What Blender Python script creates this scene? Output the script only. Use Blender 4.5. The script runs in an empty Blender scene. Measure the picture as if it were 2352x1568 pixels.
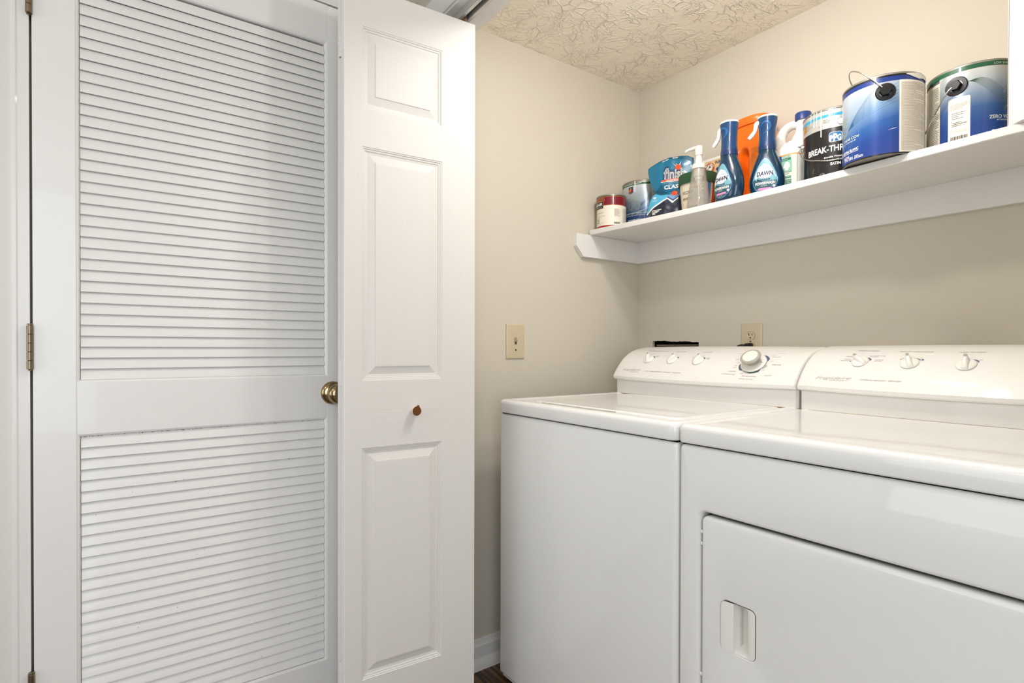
import bpy, bmesh, math, random
from mathutils import Vector, Matrix
from mathutils.geometry import tessellate_polygon
sc = bpy.context.scene
COL = sc.collection
random.seed(7)
R = math.radians
# ------------------------------------------------------------------ camera
cd = bpy.data.cameras.new('camera')
cam = bpy.data.objects.new('camera', cd); COL.objects.link(cam)
FPX = 1273.58
cd.sensor_fit = 'HORIZONTAL'; cd.sensor_width = 36; cd.lens = 36 * FPX / 2352
cd.shift_y = 26.2 / 2352; cd.clip_start = .02; cd.clip_end = 50
YAW, PIT, ROL = R(54.5097), R(-.42275), R(.135)
Fw = Vector((-math.sin(YAW) * math.cos(PIT), math.cos(YAW) * math.cos(PIT), math.sin(PIT)))
Rt = Vector((math.cos(YAW), math.sin(YAW), 0)); Up = Rt.cross(Fw)
R2 = math.cos(ROL) * Rt + math.sin(ROL) * Up; U2 = -math.sin(ROL) * Rt + math.cos(ROL) * Up
cam.matrix_world = Matrix(((R2.x, U2.x, -Fw.x, 1.5949), (R2.y, U2.y, -Fw.y, -1.7902), (R2.z, U2.z, -Fw.z, 1.0795), (0, 0, 0, 1)))
sc.camera = cam
# ------------------------------------------------------------------ world, lights, exposure
w = bpy.data.worlds.new('world'); sc.world = w; w.use_nodes = True
w.node_tree.nodes['Background'].inputs[0].default_value = (.75, .85, 1, 1)
w.node_tree.nodes['Background'].inputs[1].default_value = .25
def area(name, loc, rot, sx, sy, power, col):
    l = bpy.data.lights.new(name, 'AREA'); l.shape = 'RECTANGLE'; l.size = sx; l.size_y = sy; l.energy = power; l.color = col
    o = bpy.data.objects.new(name, l); COL.objects.link(o); o.location = loc; o.rotation_euler = rot; return o
area('window_daylight', (.75, -4.05, 1.30), (R(90), 0, 0), 1.3, 1.5, 15, (.88, .95, 1))
area('hall_lamp_light', (1.1, -2.6, 2.14), (0, 0, 0), .5, .5, 3, (1, .97, .92))
area('side_fill_light', (2.95, -2.5, 1.30), (R(90), 0, R(90)), 1.2, 1.5, 30, (.80, .875, 1))  # unseen fill light added to brighten the louvred door from the side
LAMP = (1.02, -.81, 1.93)
LAMP_STRENGTH = 150
DOME = (.83, -.74)
DOME_STRENGTH = 90
sc.view_settings.view_transform = 'Standard'; sc.view_settings.look = 'None'
sc.view_settings.exposure = 0.0; sc.view_settings.gamma = 1; sc.view_settings.use_curve_mapping = False
# ------------------------------------------------------------------ helpers
def srgb(h):
    if isinstance(h, str): h = [int(h[i:i + 2], 16) / 255 for i in (0, 2, 4)]
    return tuple(c / 12.92 if c <= .04045 else ((c + .055) / 1.055) ** 2.4 for c in h) + (1,)
MATS = {}
def mat(name, col, rough=.5, metal=0, coat=0, bump=None, spec=.5, trans=0, ior=1.45, alpha=1, emis=None):
    """bump = (scale xyz tuple or float, strength, distance, detail)"""
    m = bpy.data.materials.new(name); m.use_nodes = True; nt = m.node_tree; b = nt.nodes['Principled BSDF']
    b.inputs['Base Color'].default_value = srgb(col); b.inputs['Roughness'].default_value = rough
    b.inputs['Metallic'].default_value = metal; b.inputs['Coat Weight'].default_value = coat; b.inputs['Coat Roughness'].default_value = .04
    b.inputs['Specular IOR Level'].default_value = spec; b.inputs['Transmission Weight'].default_value = trans
    b.inputs['IOR'].default_value = ior; b.inputs['Alpha'].default_value = alpha
    if emis: b.inputs['Emission Color'].default_value = srgb(emis[0]); b.inputs['Emission Strength'].default_value = emis[1]
    if bump:
        s, st, dist, det = bump
        tc = nt.nodes.new('ShaderNodeTexCoord'); mp = nt.nodes.new('ShaderNodeMapping')
        mp.inputs['Scale'].default_value = s if isinstance(s, tuple) else (s, s, s)
        n = nt.nodes.new('ShaderNodeTexNoise'); n.inputs['Scale'].default_value = 1; n.inputs['Detail'].default_value = det
        bp = nt.nodes.new('ShaderNodeBump'); bp.inputs['Strength'].default_value = st; bp.inputs['Distance'].default_value = dist
        nt.links.new(tc.outputs['Object'], mp.inputs[0]); nt.links.new(mp.outputs[0], n.inputs['Vector'])
        nt.links.new(n.outputs[0], bp.inputs['Height']); nt.links.new(bp.outputs[0], b.inputs['Normal'])
    MATS[name] = m; return m
def bsdf(m): return m.node_tree.nodes['Principled BSDF']

mat('wall_paint', 'D1C9B9', .75, bump=(260., .25, .0006, 3))
mat('trim_white', 'E8E5E0', .38, coat=.15, bump=(90., .06, .0005, 2))
mat('door_white', 'EDEBE7', .36, coat=.2, bump=(120., .05, .0004, 2))
mat('enamel', 'F0EFEC', .35, coat=.7, spec=.25)
mat('enamel_warm', 'EBE8E2', .45, coat=.7, spec=.2)
mat('knob_plastic', 'F0ECE3', .28, coat=.3)
mat('knob_grey', 'AEA799', .4)
mat('gap_dark', '0B0A09', .8)  # near-black colour standing in for shade in gaps, slots and hollows
mat('ink_brown', '9A8E80', .6); mat('ink_blue', '59637E', .6); mat('ink_teal', '3E6563', .6); mat('ink_grey', 'B9B5AA', .6); mat('ink_black', '1C1A1A', .5)
mat('almond', 'CDBE9F', .35, coat=.1); mat('almond_dark', '3B2D1C', .6)
mat('bronze', '8A7B66', .35, 1); mat('nickel', 'A08C6C', .16, 1); mat('steel', 'C9C6BE', .3, 1); mat('steel_dull', 'A9A49A', .45, .9)
mat('black_plastic', '0D0C0C', .4); mat('black_rubber', '0E0C0B', .55)
mat('white', 'F2F0EB', .4); mat('white_gloss', 'F4F1EA', .25, coat=.3); mat('paper_white', 'EDE9DF', .6)
mat('brown_knob', '6B3B12', .45); mat('brown_dark', '2A1808', .8); mat('orange_wheel', 'A35A1E', .4); mat('brass', 'C59A55', .25, 1)
mat('stud_wood', '3C2F18', .7); mat('gypsum', 'CFC6B2', .85); mat('track_metal', 'C7C5BF', .35, .5)
mat('crimson', '7A0A22', .3, coat=.3); mat('crimson_low', 'A0240F', .35); mat('gold', 'C89A4A', .35, .4); mat('label_cream', 'EEE6D6', .35, coat=.2)
mat('green_band', '1F5A3A', .35, coat=.2); mat('green_ink', '35573F', .5); mat('pale_green', 'D3DCC0', .5); mat('moss', '93B070', .5)
mat('navy', '10204A', .35, coat=.2); mat('royal', '1A3680', .3, coat=.3); mat('orange_red', 'E2511A', .4); mat('deep_black', '191716', .28, coat=.35)
mat('silver_label', 'C6C4BD', .32, .35); mat('cyan_band', '37A3C4', .35); mat('ppg_blue', '0F6AA6', .4)
mat('pouch_teal', '146F90', .28, coat=.4, bump=((22., 22., 16.), .9, .004, 3)); mat('pouch_light', '53B0D4', .3, coat=.3); mat('pouch_navy', '1E2338', .3, coat=.3)
mat('pouch_brown', '5A4B44', .4); mat('pouch_crease', '0E5570', .4); mat('fin_navy', '14325E', .35); mat('tab_blue', '6F9CC4', .4)
mat('tub_green', '1F4A2C', .45); mat('tub_cream', 'E4DAC0', .4); mat('stripe_blue', '2F6A90', .4); mat('stripe_orange', 'B4480C', .4)
mat('clear_plastic', 'B9B2A6', .05, coat=1, alpha=.30); mat('milky', 'EFEAE0', .3, coat=.3, alpha=.86)
mat('spray_blue', '0A3048', .14, coat=.5); mat('spray_shroud', '163D68', .25, coat=.4); mat('shroud_band', '18325C', .3, coat=.3); mat('shroud_swirl', '215F96', .3)
mat('label_aqua', '76AAB4', .35, coat=.2); mat('label_mist', 'D9E6E2', .4); mat('label_dark', '28545E', .4); mat('pink', 'E08AB8', .4)
mat('jug_orange', 'EC6A0C', .3, coat=.4); mat('jug_cap', 'F5701C', .35, coat=.2); mat('jug_shadow', 'E56F12', .35, coat=.3)
mat('jug_white', 'F2EFE9', .32, coat=.2); mat('cap_navy', '27407C', .35); mat('label_mint', '93C8AE', .45); mat('mint_dark', '2F8767', .45); mat('mint_pale', 'DDE8D6', .45); mat('label_blue', '1559A0', .4); mat('line_orange', 'F0A23C', .4)
mat('box_tan', 'E8C48C', .6); mat('ring_red', 'C4572A', .5); mat('stain_rust', 'B08A4A', .7); mat('grime', '3A3833', .9)
mat('dome_glass', 'FFF8F0', .4, emis=('FFFCFB', DOME_STRENGTH)); mat('globe', 'FFF8F0', .4, emis=('FFFCFB', LAMP_STRENGTH)); mat('hall_paint', 'E3E0DA', .75, bump=(260., .2, .0006, 3))
mat('wire', 'C9C4B8', .28, 1)

def nodes(m): return m.node_tree.nodes, m.node_tree.links
# ceiling: hand-stomped plaster, ridges over a flat skim
m = mat('ceiling_plaster', 'FCF4E2', .85); N, L = nodes(m)
tc = N.new('ShaderNodeTexCoord')
no = N.new('ShaderNodeTexNoise'); no.inputs['Scale'].default_value = 7; no.inputs['Detail'].default_value = 2
mix = N.new('ShaderNodeVectorMath'); mix.operation = 'MULTIPLY_ADD'; mix.inputs[1].default_value = (.16, .16, .16)
L.new(tc.outputs['Object'], no.inputs['Vector']); L.new(no.outputs['Color'], mix.inputs[0]); L.new(tc.outputs['Object'], mix.inputs[2])
v1 = N.new('ShaderNodeTexVoronoi'); v1.feature = 'DISTANCE_TO_EDGE'; v1.inputs['Scale'].default_value = 21
v2 = N.new('ShaderNodeTexVoronoi'); v2.feature = 'DISTANCE_TO_EDGE'; v2.inputs['Scale'].default_value = 55
for v in (v1, v2): L.new(mix.outputs[0], v.inputs['Vector'])
def ramp(src, a, b, ca, cb):
    r = N.new('ShaderNodeMapRange'); r.inputs[1].default_value = a; r.inputs[2].default_value = b; r.inputs[3].default_value = ca; r.inputs[4].default_value = cb; r.interpolation_type = 'SMOOTHSTEP'
    L.new(src, r.inputs[0]); return r.outputs[0]
r1 = ramp(v1.outputs['Distance'], 0, .07, 1, 0); r2 = ramp(v2.outputs['Distance'], 0, .13, .6, 0)
msk = N.new('ShaderNodeTexNoise'); msk.inputs['Scale'].default_value = 13; msk.inputs['Detail'].default_value = 3; L.new(tc.outputs['Object'], msk.inputs['Vector'])
k = ramp(msk.outputs[0], .42, .6, 0, 1)
msk2 = N.new('ShaderNodeTexNoise'); msk2.inputs['Scale'].default_value = 22; L.new(tc.outputs['Object'], msk2.inputs['Vector'])
k2 = ramp(msk2.outputs[0], .4, .62, 0, 1)
a = N.new('ShaderNodeMath'); a.operation = 'MULTIPLY'; L.new(r1, a.inputs[0]); L.new(k, a.inputs[1])
b = N.new('ShaderNodeMath'); b.operation = 'MULTIPLY'; L.new(r2, b.inputs[0]); L.new(k2, b.inputs[1])
c = N.new('ShaderNodeMath'); c.operation = 'ADD'; L.new(a.outputs[0], c.inputs[0]); L.new(b.outputs[0], c.inputs[1])
bu = N.new('ShaderNodeBump'); bu.inputs['Strength'].default_value = 1; bu.inputs['Distance'].default_value = .0030
L.new(c.outputs[0], bu.inputs['Height']); L.new(bu.outputs[0], bsdf(m).inputs['Normal'])
# embossed wood grain of the moulded bifold skin: v = vertical grain, h = horizontal grain
for nm, scl in (('grain_v', (240., 240., 7.)), ('grain_h', (9., 9., 330.))):
    m = mat('bifold_' + nm, 'E2DED7', .5); N, L = nodes(m)
    tc = N.new('ShaderNodeTexCoord'); n0 = N.new('ShaderNodeTexNoise'); n0.inputs['Scale'].default_value = 4
    ad = N.new('ShaderNodeVectorMath'); ad.operation = 'MULTIPLY_ADD'; ad.inputs[1].default_value = (.02, .02, .02)
    mp = N.new('ShaderNodeMapping'); mp.inputs['Scale'].default_value = scl
    n1 = N.new('ShaderNodeTexNoise'); n1.inputs['Scale'].default_value = 1; n1.inputs['Detail'].default_value = 1
    bu = N.new('ShaderNodeBump'); bu.inputs['Strength'].default_value = .35; bu.inputs['Distance'].default_value = .0006
    L.new(tc.outputs['Object'], n0.inputs['Vector']); L.new(n0.outputs['Color'], ad.inputs[0]); L.new(tc.outputs['Object'], ad.inputs[2])
    L.new(ad.outputs[0], mp.inputs[0]); L.new(mp.outputs[0], n1.inputs['Vector']); L.new(n1.outputs[0], bu.inputs['Height']); L.new(bu.outputs[0], bsdf(m).inputs['Normal'])
# louvre paint with grime specks caught along the upper edge of a slat
m = mat('slat_dirty', 'EDEBE7', .36, coat=.2); N, L = nodes(m)
tc = N.new('ShaderNodeTexCoord'); sp = N.new('ShaderNodeSeparateXYZ'); L.new(tc.outputs['Object'], sp.inputs[0])
oi = N.new('ShaderNodeObjectInfo'); cb = N.new('ShaderNodeCombineXYZ')
ml = N.new('ShaderNodeMath'); ml.operation = 'MULTIPLY'; ml.inputs[1].default_value = 40; L.new(oi.outputs['Random'], ml.inputs[0])
L.new(sp.outputs['Y'], cb.inputs[0]); L.new(ml.outputs[0], cb.inputs[1]); L.new(sp.outputs['Z'], cb.inputs[2])
n1 = N.new('ShaderNodeTexNoise'); n1.inputs['Scale'].default_value = 260; n1.inputs['Detail'].default_value = 3; L.new(cb.outputs[0], n1.inputs['Vector'])
n2 = N.new('ShaderNodeTexNoise'); n2.inputs['Scale'].default_value = 14; L.new(cb.outputs[0], n2.inputs['Vector'])
e = ramp(sp.outputs['Z'], .0085, .0118, 0, .25)
ad = N.new('ShaderNodeMath'); ad.operation = 'ADD'; L.new(n1.outputs[0], ad.inputs[0]); L.new(e, ad.inputs[1])
ad2 = N.new('ShaderNodeMath'); ad2.operation = 'MULTIPLY_ADD'; L.new(n2.outputs[0], ad2.inputs[0]); ad2.inputs[1].default_value = .38; L.new(ad.outputs[0], ad2.inputs[2])
f = ramp(ad2.outputs[0], .955, 1.02, 0, 1)
mx = N.new('ShaderNodeMix'); mx.data_type = 'RGBA'; mx.inputs[6].default_value = srgb('EDEBE7'); mx.inputs[7].default_value = srgb('4A4843')
L.new(f, mx.inputs[0]); L.new(mx.outputs[2], bsdf(m).inputs['Base Color'])
# dark distressed floor boards
m = mat('floor_wood', '3A2412', .42, coat=.1); N, L = nodes(m)
tc = N.new('ShaderNodeTexCoord'); mp = N.new('ShaderNodeMapping'); mp.inputs['Scale'].default_value = (3, 60, 60)
n1 = N.new('ShaderNodeTexNoise'); n1.inputs['Scale'].default_value = 1.6; n1.inputs['Detail'].default_value = 5
cr = N.new('ShaderNodeValToRGB'); cr.color_ramp.elements[0].color = srgb('1C0F08'); cr.color_ramp.elements[1].color = srgb('8A6136'); cr.color_ramp.elements[0].position = .38; cr.color_ramp.elements[1].position = .7
L.new(tc.outputs['Object'], mp.inputs[0]); L.new(mp.outputs[0], n1.inputs['Vector']); L.new(n1.outputs[0], cr.inputs[0]); L.new(cr.outputs[0], bsdf(m).inputs['Base Color'])
# printed gradients on paint-can labels: object z (m above the can's base) -> colour
def gradient_label(name, stops, lo, hi, amp=0, rough=.28, metal=.25):
    m = mat(name, '808080', rough, metal, coat=.35); N, L = nodes(m)
    tc = N.new('ShaderNodeTexCoord'); sp = N.new('ShaderNodeSeparateXYZ'); L.new(tc.outputs['Object'], sp.inputs[0])
    src = sp.outputs['Z']
    if amp:   # the print's colour break rises to one side
        at = N.new('ShaderNodeMath'); at.operation = 'MULTIPLY_ADD'; at.inputs[1].default_value = amp; L.new(sp.outputs['X'], at.inputs[0]); L.new(src, at.inputs[2]); src = at.outputs[0]
    mr = N.new('ShaderNodeMapRange'); mr.inputs[1].default_value = lo; mr.inputs[2].default_value = hi; L.new(src, mr.inputs[0])
    cr = N.new('ShaderNodeValToRGB'); el = cr.color_ramp.elements
    el[0].position = stops[0][0]; el[0].color = srgb(stops[0][1]); el[1].position = stops[-1][0]; el[1].color = srgb(stops[-1][1])
    for p, cc in stops[1:-1]:
        x = el.new(p); x.color = srgb(cc)
    L.new(mr.outputs[0], cr.inputs[0]); L.new(cr.outputs[0], bsdf(m).inputs['Base Color'])
gradient_label('grad_grey_blue', [(0, '16305F'), (.28, '1C3C6C'), (.45, '4A6684'), (.62, '8798A8'), (1, 'C9CDD0')], 0, .17)
gradient_label('grad_blue', [(0, '27408E'), (.22, '1B4390'), (.42, '2A5C9E'), (.60, '6C8EB6'), (.78, '9DB0C2'), (1, 'B9C3CA')], 0, .17, amp=-.32, metal=.1)
gradient_label('grad_green_blue', [(0, '1C3F88'), (.3, '21468A'), (.5, '3A5E92'), (.68, '8194AC'), (.85, 'B9BFC4'), (1, 'D0D0CC')], 0, .17, metal=.2)

class MB:
    """collects geometry in world coordinates (+off), builds one mesh object"""
    def __init__(s, off=(0, 0, 0)): s.v = []; s.f = []; s.m = []; s.names = []; s.off = off
    def mi(s, name):
        if name not in s.names: s.names.append(name)
        return s.names.index(name)
    def add(s, vs, fs, m):
        k = len(s.v); i = s.mi(m); s.v += [tuple(p) for p in vs]
        for f in fs: s.f.append(tuple(k + a for a in f)); s.m.append(i)
        return s
    def box(s, a, b, m):
        x0, y0, z0 = a; x1, y1, z1 = b
        return s.add([(x0, y0, z0), (x1, y0, z0), (x1, y1, z0), (x0, y1, z0), (x0, y0, z1), (x1, y0, z1), (x1, y1, z1), (x0, y1, z1)],
              [(0, 3, 2, 1), (4, 5, 6, 7), (0, 1, 5, 4), (1, 2, 6, 5), (2, 3, 7, 6), (3, 0, 4, 7)], m)
    def grid(s, fn, nu, nv, m, wrap=False, flip=False):
        vs = [fn(i / nu, j / nv) for j in range(nv + 1) for i in range(nu + (0 if wrap else 1))]
        W = nu if wrap else nu + 1; fs = []
        for j in range(nv):
            for i in range(nu):
                a = j * W + i; b = j * W + (i + 1) % W
                q = (a, b, b + W, a + W); fs.append(q[::-1] if flip else q)
        return s.add(vs, fs, m)
    def loft(s, loops, m, cap0=False, cap1=False, flip=False, closed=True):
        n = len(loops[0]); vs = [p for l in loops for p in l]; fs = []
        for j in range(len(loops) - 1):
            for i in range(n if closed else n - 1):
                a = j * n + i; b = j * n + (i + 1) % n; q = (a, b, b + n, a + n); fs.append(q[::-1] if flip else q)
        if cap0: q = tuple(range(n)); fs.append(q if flip else q[::-1])
        if cap1: q = tuple(range((len(loops) - 1) * n, len(loops) * n)); fs.append(q[::-1] if flip else q)
        return s.add(vs, fs, m)
    def lathe(s, prof, m, n=40, c=(0, 0, 0), axis='z', a0=0, a1=360):
        """prof: (r, h) pairs along the axis"""
        full = abs(a1 - a0) >= 360; k = n if full else n + 1; loops = []
        for r, h in prof:
            lp = []
            for i in range(k):
                t = R(a0 + (a1 - a0) * i / n); x, y = r * math.cos(t), r * math.sin(t)
                p = {'z': (x, y, h), 'x': (h, x, y), 'y': (x, h, -y)}[axis] if isinstance(axis, str) else tuple(axis @ Vector((x, y, h)))
                lp.append((c[0] + p[0], c[1] + p[1], c[2] + p[2]))
            loops.append(lp)
        return s.loft(loops, m, closed=full)
    def tube(s, pts, r, m, n=10, cap=True, smooth=4):
        P = [Vector(p) for p in pts]
        if smooth > 1 and len(P) > 2:
            Q = [2 * P[0] - P[1]] + P + [2 * P[-1] - P[-2]]; out = []
            rr = r if isinstance(r, list) else None; R_ = []
            for i in range(1, len(Q) - 2):
                for k in range(smooth):
                    t = k / smooth; a, b, c, d = Q[i - 1:i + 3]
                    out.append(.5 * ((2 * b) + (c - a) * t + (2 * a - 5 * b + 4 * c - d) * t * t + (3 * b - a - 3 * c + d) * t ** 3))
                    if rr: R_.append(rr[i - 1] * (1 - t) + rr[i] * t)
            out.append(P[-1]); P = out
            if rr: r = R_ + [rr[-1]]
        loops = []; T = (P[1] - P[0]).normalized(); nrm = T.orthogonal().normalized()
        for i, p in enumerate(P):
            t = ((P[min(i + 1, len(P) - 1)] - P[max(i - 1, 0)])).normalized()
            nrm = (nrm - nrm.dot(t) * t).normalized(); bn = t.cross(nrm); q = r[i] if isinstance(r, list) else r
            loops.append([tuple(p + q * (math.cos(2 * math.pi * k / n) * nrm + math.sin(2 * math.pi * k / n) * bn)) for k in range(n)])
        return s.loft(loops, m, cap, cap)
    def poly(s, pts, fn, m, maxlen=.01):
        """flat 2-D outline -> tessellated, subdivided, mapped by fn(a, b)"""
        bm = bmesh.new(); vs = [bm.verts.new((p[0], p[1], 0)) for p in pts]
        for t in tessellate_polygon([[Vector((p[0], p[1], 0)) for p in pts]]):
            try: bm.faces.new([vs[i] for i in t])
            except ValueError: pass
        for _ in range(6):
            es = [e for e in bm.edges if e.calc_length() > maxlen]
            if not es: break
            bmesh.ops.subdivide_edges(bm, edges=es, cuts=1, use_grid_fill=False); bmesh.ops.triangulate(bm, faces=bm.faces[:])
        bmesh.ops.recalc_face_normals(bm, faces=bm.faces[:])
        bm.verts.index_update(); fs = []
        for f in bm.faces: fs.append([v.index for v in (f.verts if f.normal.z > 0 else reversed(f.verts[:]))])
        s.add([fn(v.co.x, v.co.y) for v in bm.verts], fs, m); bm.free(); return s
    def text(s, st, fn, x0, y0, w=None, h=None, m='ink_black', shear=0, bold=0, outline=0, align='l'):
        """text laid on the map fn(a, b); w = full width, h = cap height (either may be None)"""
        V, F, W = glyphs(st, bold, outline); sx = sy = None
        if w: sx = w / W
        if h: sy = h / .729
        sx = sx or sy; sy = sy or sx; ww = W * sx; x = x0 - (ww if align == 'r' else ww / 2 if align == 'c' else 0)
        return s.add([fn(x + (a + shear * b) * sx, y0 + b * sy) for a, b in V], F, m)
    def build(s, name, parent=None, origin=None, smooth=True, angle=35, kind=None):
        if origin is None: origin = WORLD.get(parent.name, (0, 0, 0)) if parent else (0, 0, 0)
        me = bpy.data.meshes.new(name); ox, oy, oz = s.off
        me.from_pydata([(x + ox - origin[0], y + oy - origin[1], z + oz - origin[2]) for x, y, z in s.v], [], s.f)
        for nm in s.names: me.materials.append(MATS[nm])
        me.polygons.foreach_set('material_index', s.m)
        me.update()
        if smooth: me.polygons.foreach_set('use_smooth', [True] * len(me.polygons)); me.set_sharp_from_angle(angle=R(angle))
        o = bpy.data.objects.new(name, me); COL.objects.link(o)
        po = WORLD.get(parent.name, (0, 0, 0)) if parent else (0, 0, 0)
        o.location = tuple(origin[i] - po[i] for i in range(3)); WORLD[o.name] = tuple(origin)
        if parent: o.parent = parent
        if kind: o['kind'] = kind
        return o
WORLD = {}
GL = {}
def glyphs(st, bold, outline):
    key = (st, bold, outline)
    if key in GL: return GL[key]
    cu = bpy.data.curves.new('t', 'FONT'); cu.body = st; cu.size = 1; cu.resolution_u = 3; cu.dimensions = '2D'
    if outline: cu.fill_mode = 'NONE'; cu.bevel_depth = outline; cu.bevel_resolution = 0
    else: cu.fill_mode = 'FRONT'; cu.offset = bold
    ob = bpy.data.objects.new('t', cu); COL.objects.link(ob)
    dg = bpy.context.evaluated_depsgraph_get(); me = bpy.data.meshes.new_from_object(ob.evaluated_get(dg))
    V = [(v.co.x, v.co.y) for v in me.vertices]; F = [tuple(p.vertices) for p in me.polygons]
    F2 = []
    for f in F:   # all faces wound the same way
        ar = sum(V[f[i]][0] * V[f[(i + 1) % len(f)]][1] - V[f[(i + 1) % len(f)]][0] * V[f[i]][1] for i in range(len(f)))
        if abs(ar) < 1e-9: continue
        F2.append(f if ar > 0 else f[::-1])
    mx = max((v[0] for v in V), default=1); mn = min((v[0] for v in V), default=0)
    V = [(a - mn, b) for a, b in V]
    bpy.data.objects.remove(ob); bpy.data.curves.remove(cu); bpy.data.meshes.remove(me)
    GL[key] = (V, F2, mx - mn); return GL[key]
def empty(name, loc, label=None, cat=None, group=None, kind=None):
    o = bpy.data.objects.new(name, None); COL.objects.link(o); o.location = loc; WORLD[o.name] = tuple(loc); o.empty_display_size = .05
    return tag(o, label, cat, group, kind)
def tag(o, label=None, cat=None, group=None, kind=None):
    if label: o['label'] = label
    if cat: o['category'] = cat
    if group: o['group'] = group
    if kind: o['kind'] = kind
    return o
def rr(x0, x1, y0, y1, r, n=5):
    """rounded rectangle outline, counter-clockwise"""
    r = max(min(r, (x1 - x0) / 2 - 1e-5, (y1 - y0) / 2 - 1e-5), 1e-5); out = []
    for cx, cy, a in ((x1 - r, y0 + r, -90), (x1 - r, y1 - r, 0), (x0 + r, y1 - r, 90), (x0 + r, y0 + r, 180)):
        for k in range(n + 1): t = R(a + 90 * k / n); out.append((cx + r * math.cos(t), cy + r * math.sin(t)))
    return out
def rings(b, spec, x0, x1, y0, y1, r, fn, m, cap0=False, cap1=False, flip=False, n=5):
    """spec: (inset, h) list; fn(a, b, h) -> world"""
    b.loft([[fn(p[0], p[1], h) for p in rr(x0 + i, x1 - i, y0 + i, y1 - i, max(r - i, .0004), n)] for i, h in spec], m, cap0, cap1, flip)
def fillet(r, k=4): return [(r - r * math.sin(R(90 * i / k)), r - r * math.cos(R(90 * i / k))) for i in range(k + 1)]
XZ = lambda a, b, h: (a, h, b)      # plane facing -y, h = y
XY = lambda a, b, h: (a, b, h)
def rbox(b, x0, x1, y0, y1, z0, z1, rv, rt, m, rb=0, n=5):
    """box with rounded vertical edges rv and filleted top rt / bottom rb"""
    sp = [(rb - rb * math.sin(R(90 * i / 3)), z0 + rb - rb * math.cos(R(90 * i / 3))) for i in range(4)] if rb else [(0, z0)]
    sp += [(rt - rt * math.cos(R(90 * i / 4)), z1 - rt + rt * math.sin(R(90 * i / 4))) for i in range(5)] if rt else [(0, z1)]
    rings(b, sp, x0, x1, y0, y1, rv, XY, m, True, True, n=n)
# ================================================================== ROOM
CH = 2.157          # ceiling height
YF0, YF1 = -1.020, -.906     # closet front wall (hall face, closet face)
XR = 1.86           # closet right wall
HX = 3.0; HY = -4.2  # hall extents
b = MB(); b.box((-.12, -.906, 0), (0, .12, CH), 'wall_paint'); tag(b.build('wall_left', smooth=False), kind='structure')
b = MB(); b.box((XR, -.906, 0), (XR + .12, .12, CH), 'wall_paint'); tag(b.build('wall_right', smooth=False), kind='structure')
# back wall with the ragged hole cut for the laundry box
hx0, hx1 = .0775, .2990; hb = .90
JAG = [random.uniform(-.0007, .0007) for _ in range(61)]
def htop(x):
    t = (x - hx0) / (hx1 - hx0)
    return 1.1135 - .006 * t + .0010 * math.sin(x * 61) + .0008 * math.sin(x * 213 + 1) * math.sin(x * 37) + JAG[int(t * 60) % 61]
xs = [hx0 + (hx1 - hx0) * i / 60 for i in range(61)]
b = MB()
b.add([(-.12, 0, 0), (hx0, 0, 0), (hx0, 0, CH), (-.12, 0, CH)], [(0, 1, 2, 3)], 'wall_paint')
b.add([(hx1, 0, 0), (XR + .12, 0, 0), (XR + .12, 0, CH), (hx1, 0, CH)], [(0, 1, 2, 3)], 'wall_paint')
b.add([(hx0, 0, 0), (hx1, 0, 0), (hx1, 0, hb), (hx0, 0, hb)], [(0, 1, 2, 3)], 'wall_paint')
for i in range(60):
    a, c = xs[i], xs[i + 1]
    b.add([(a, 0, htop(a)), (c, 0, htop(c)), (c, 0, CH), (a, 0, CH)], [(0, 1, 2, 3)], 'wall_paint')
    b.add([(a, 0, htop(a)), (c, 0, htop(c)), (c, .013, htop(c)), (a, .013, htop(a))], [(3, 2, 1, 0)], 'gypsum')
for x in (hx0, hx1): b.add([(x, 0, hb), (x, .013, hb), (x, .013, htop(x)), (x, 0, htop(x))], [(0, 1, 2, 3)], 'gypsum')
b.add([(hx0, 0, hb), (hx1, 0, hb), (hx1, .013, hb), (hx0, .013, hb)], [(0, 1, 2, 3)], 'gypsum')
b.box((-.12, .11, 0), (XR + .12, .12, CH), 'wall_paint')
wb = b.build('wall_back', smooth=False); tag(wb, kind='structure')
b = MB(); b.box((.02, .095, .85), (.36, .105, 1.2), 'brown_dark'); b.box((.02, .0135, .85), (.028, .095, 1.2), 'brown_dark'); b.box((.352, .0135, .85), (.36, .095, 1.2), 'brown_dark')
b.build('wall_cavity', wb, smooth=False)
b = MB(); b.box((.086, .016, .90), (.293, .050, 1.0950), 'stud_wood'); b.box((.086, .0150, 1.0950), (.293, .052, 1.0968), 'gypsum')
b.build('blocking', wb, smooth=False)
b = MB(); b.box((0, YF1 - .0, CH), (XR, 0, CH + .05), 'ceiling_plaster'); tag(b.build('ceiling', smooth=False), kind='structure')
b = MB(); b.box((0, HY, CH + .0), (XR, YF1, CH + .05), 'ceiling_plaster'); b.box((XR, HY, CH), (HX, YF1, CH + .05), 'ceiling_plaster'); tag(b.build('ceiling_hall', smooth=False), kind='structure')
# floor: boards run left-right
fl = empty('floor', (0, 0, 0), kind='structure')
b = MB(); b.box((-.12, HY, -.05), (HX, .0, -.006), 'gap_dark'); b.build('subfloor', fl, smooth=False)
pm = None; y = 0.; row = 0
while y > -3.4:
    x = -.0 - [.31, .74, .12, .55][row % 4]
    while x < HX:
        L_ = 1.22; x0, x1 = max(x, -.0), min(x + L_, HX)
        if x1 - x0 > .02:
            b = MB(); W_ = .121
            rings(b, [(0, -.006), (0, -.0008), (.0008, 0)], x0 + .0006, x1 - .0006, y - W_ + .0006, y - .0006, .0005, XY, 'floor_wood', cap1=True, n=1)
            b.build('plank', fl, origin=(x0 + .37 * row, y - .06, 0), smooth=False)
        x += L_
    y -= .121; row += 1
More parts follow.
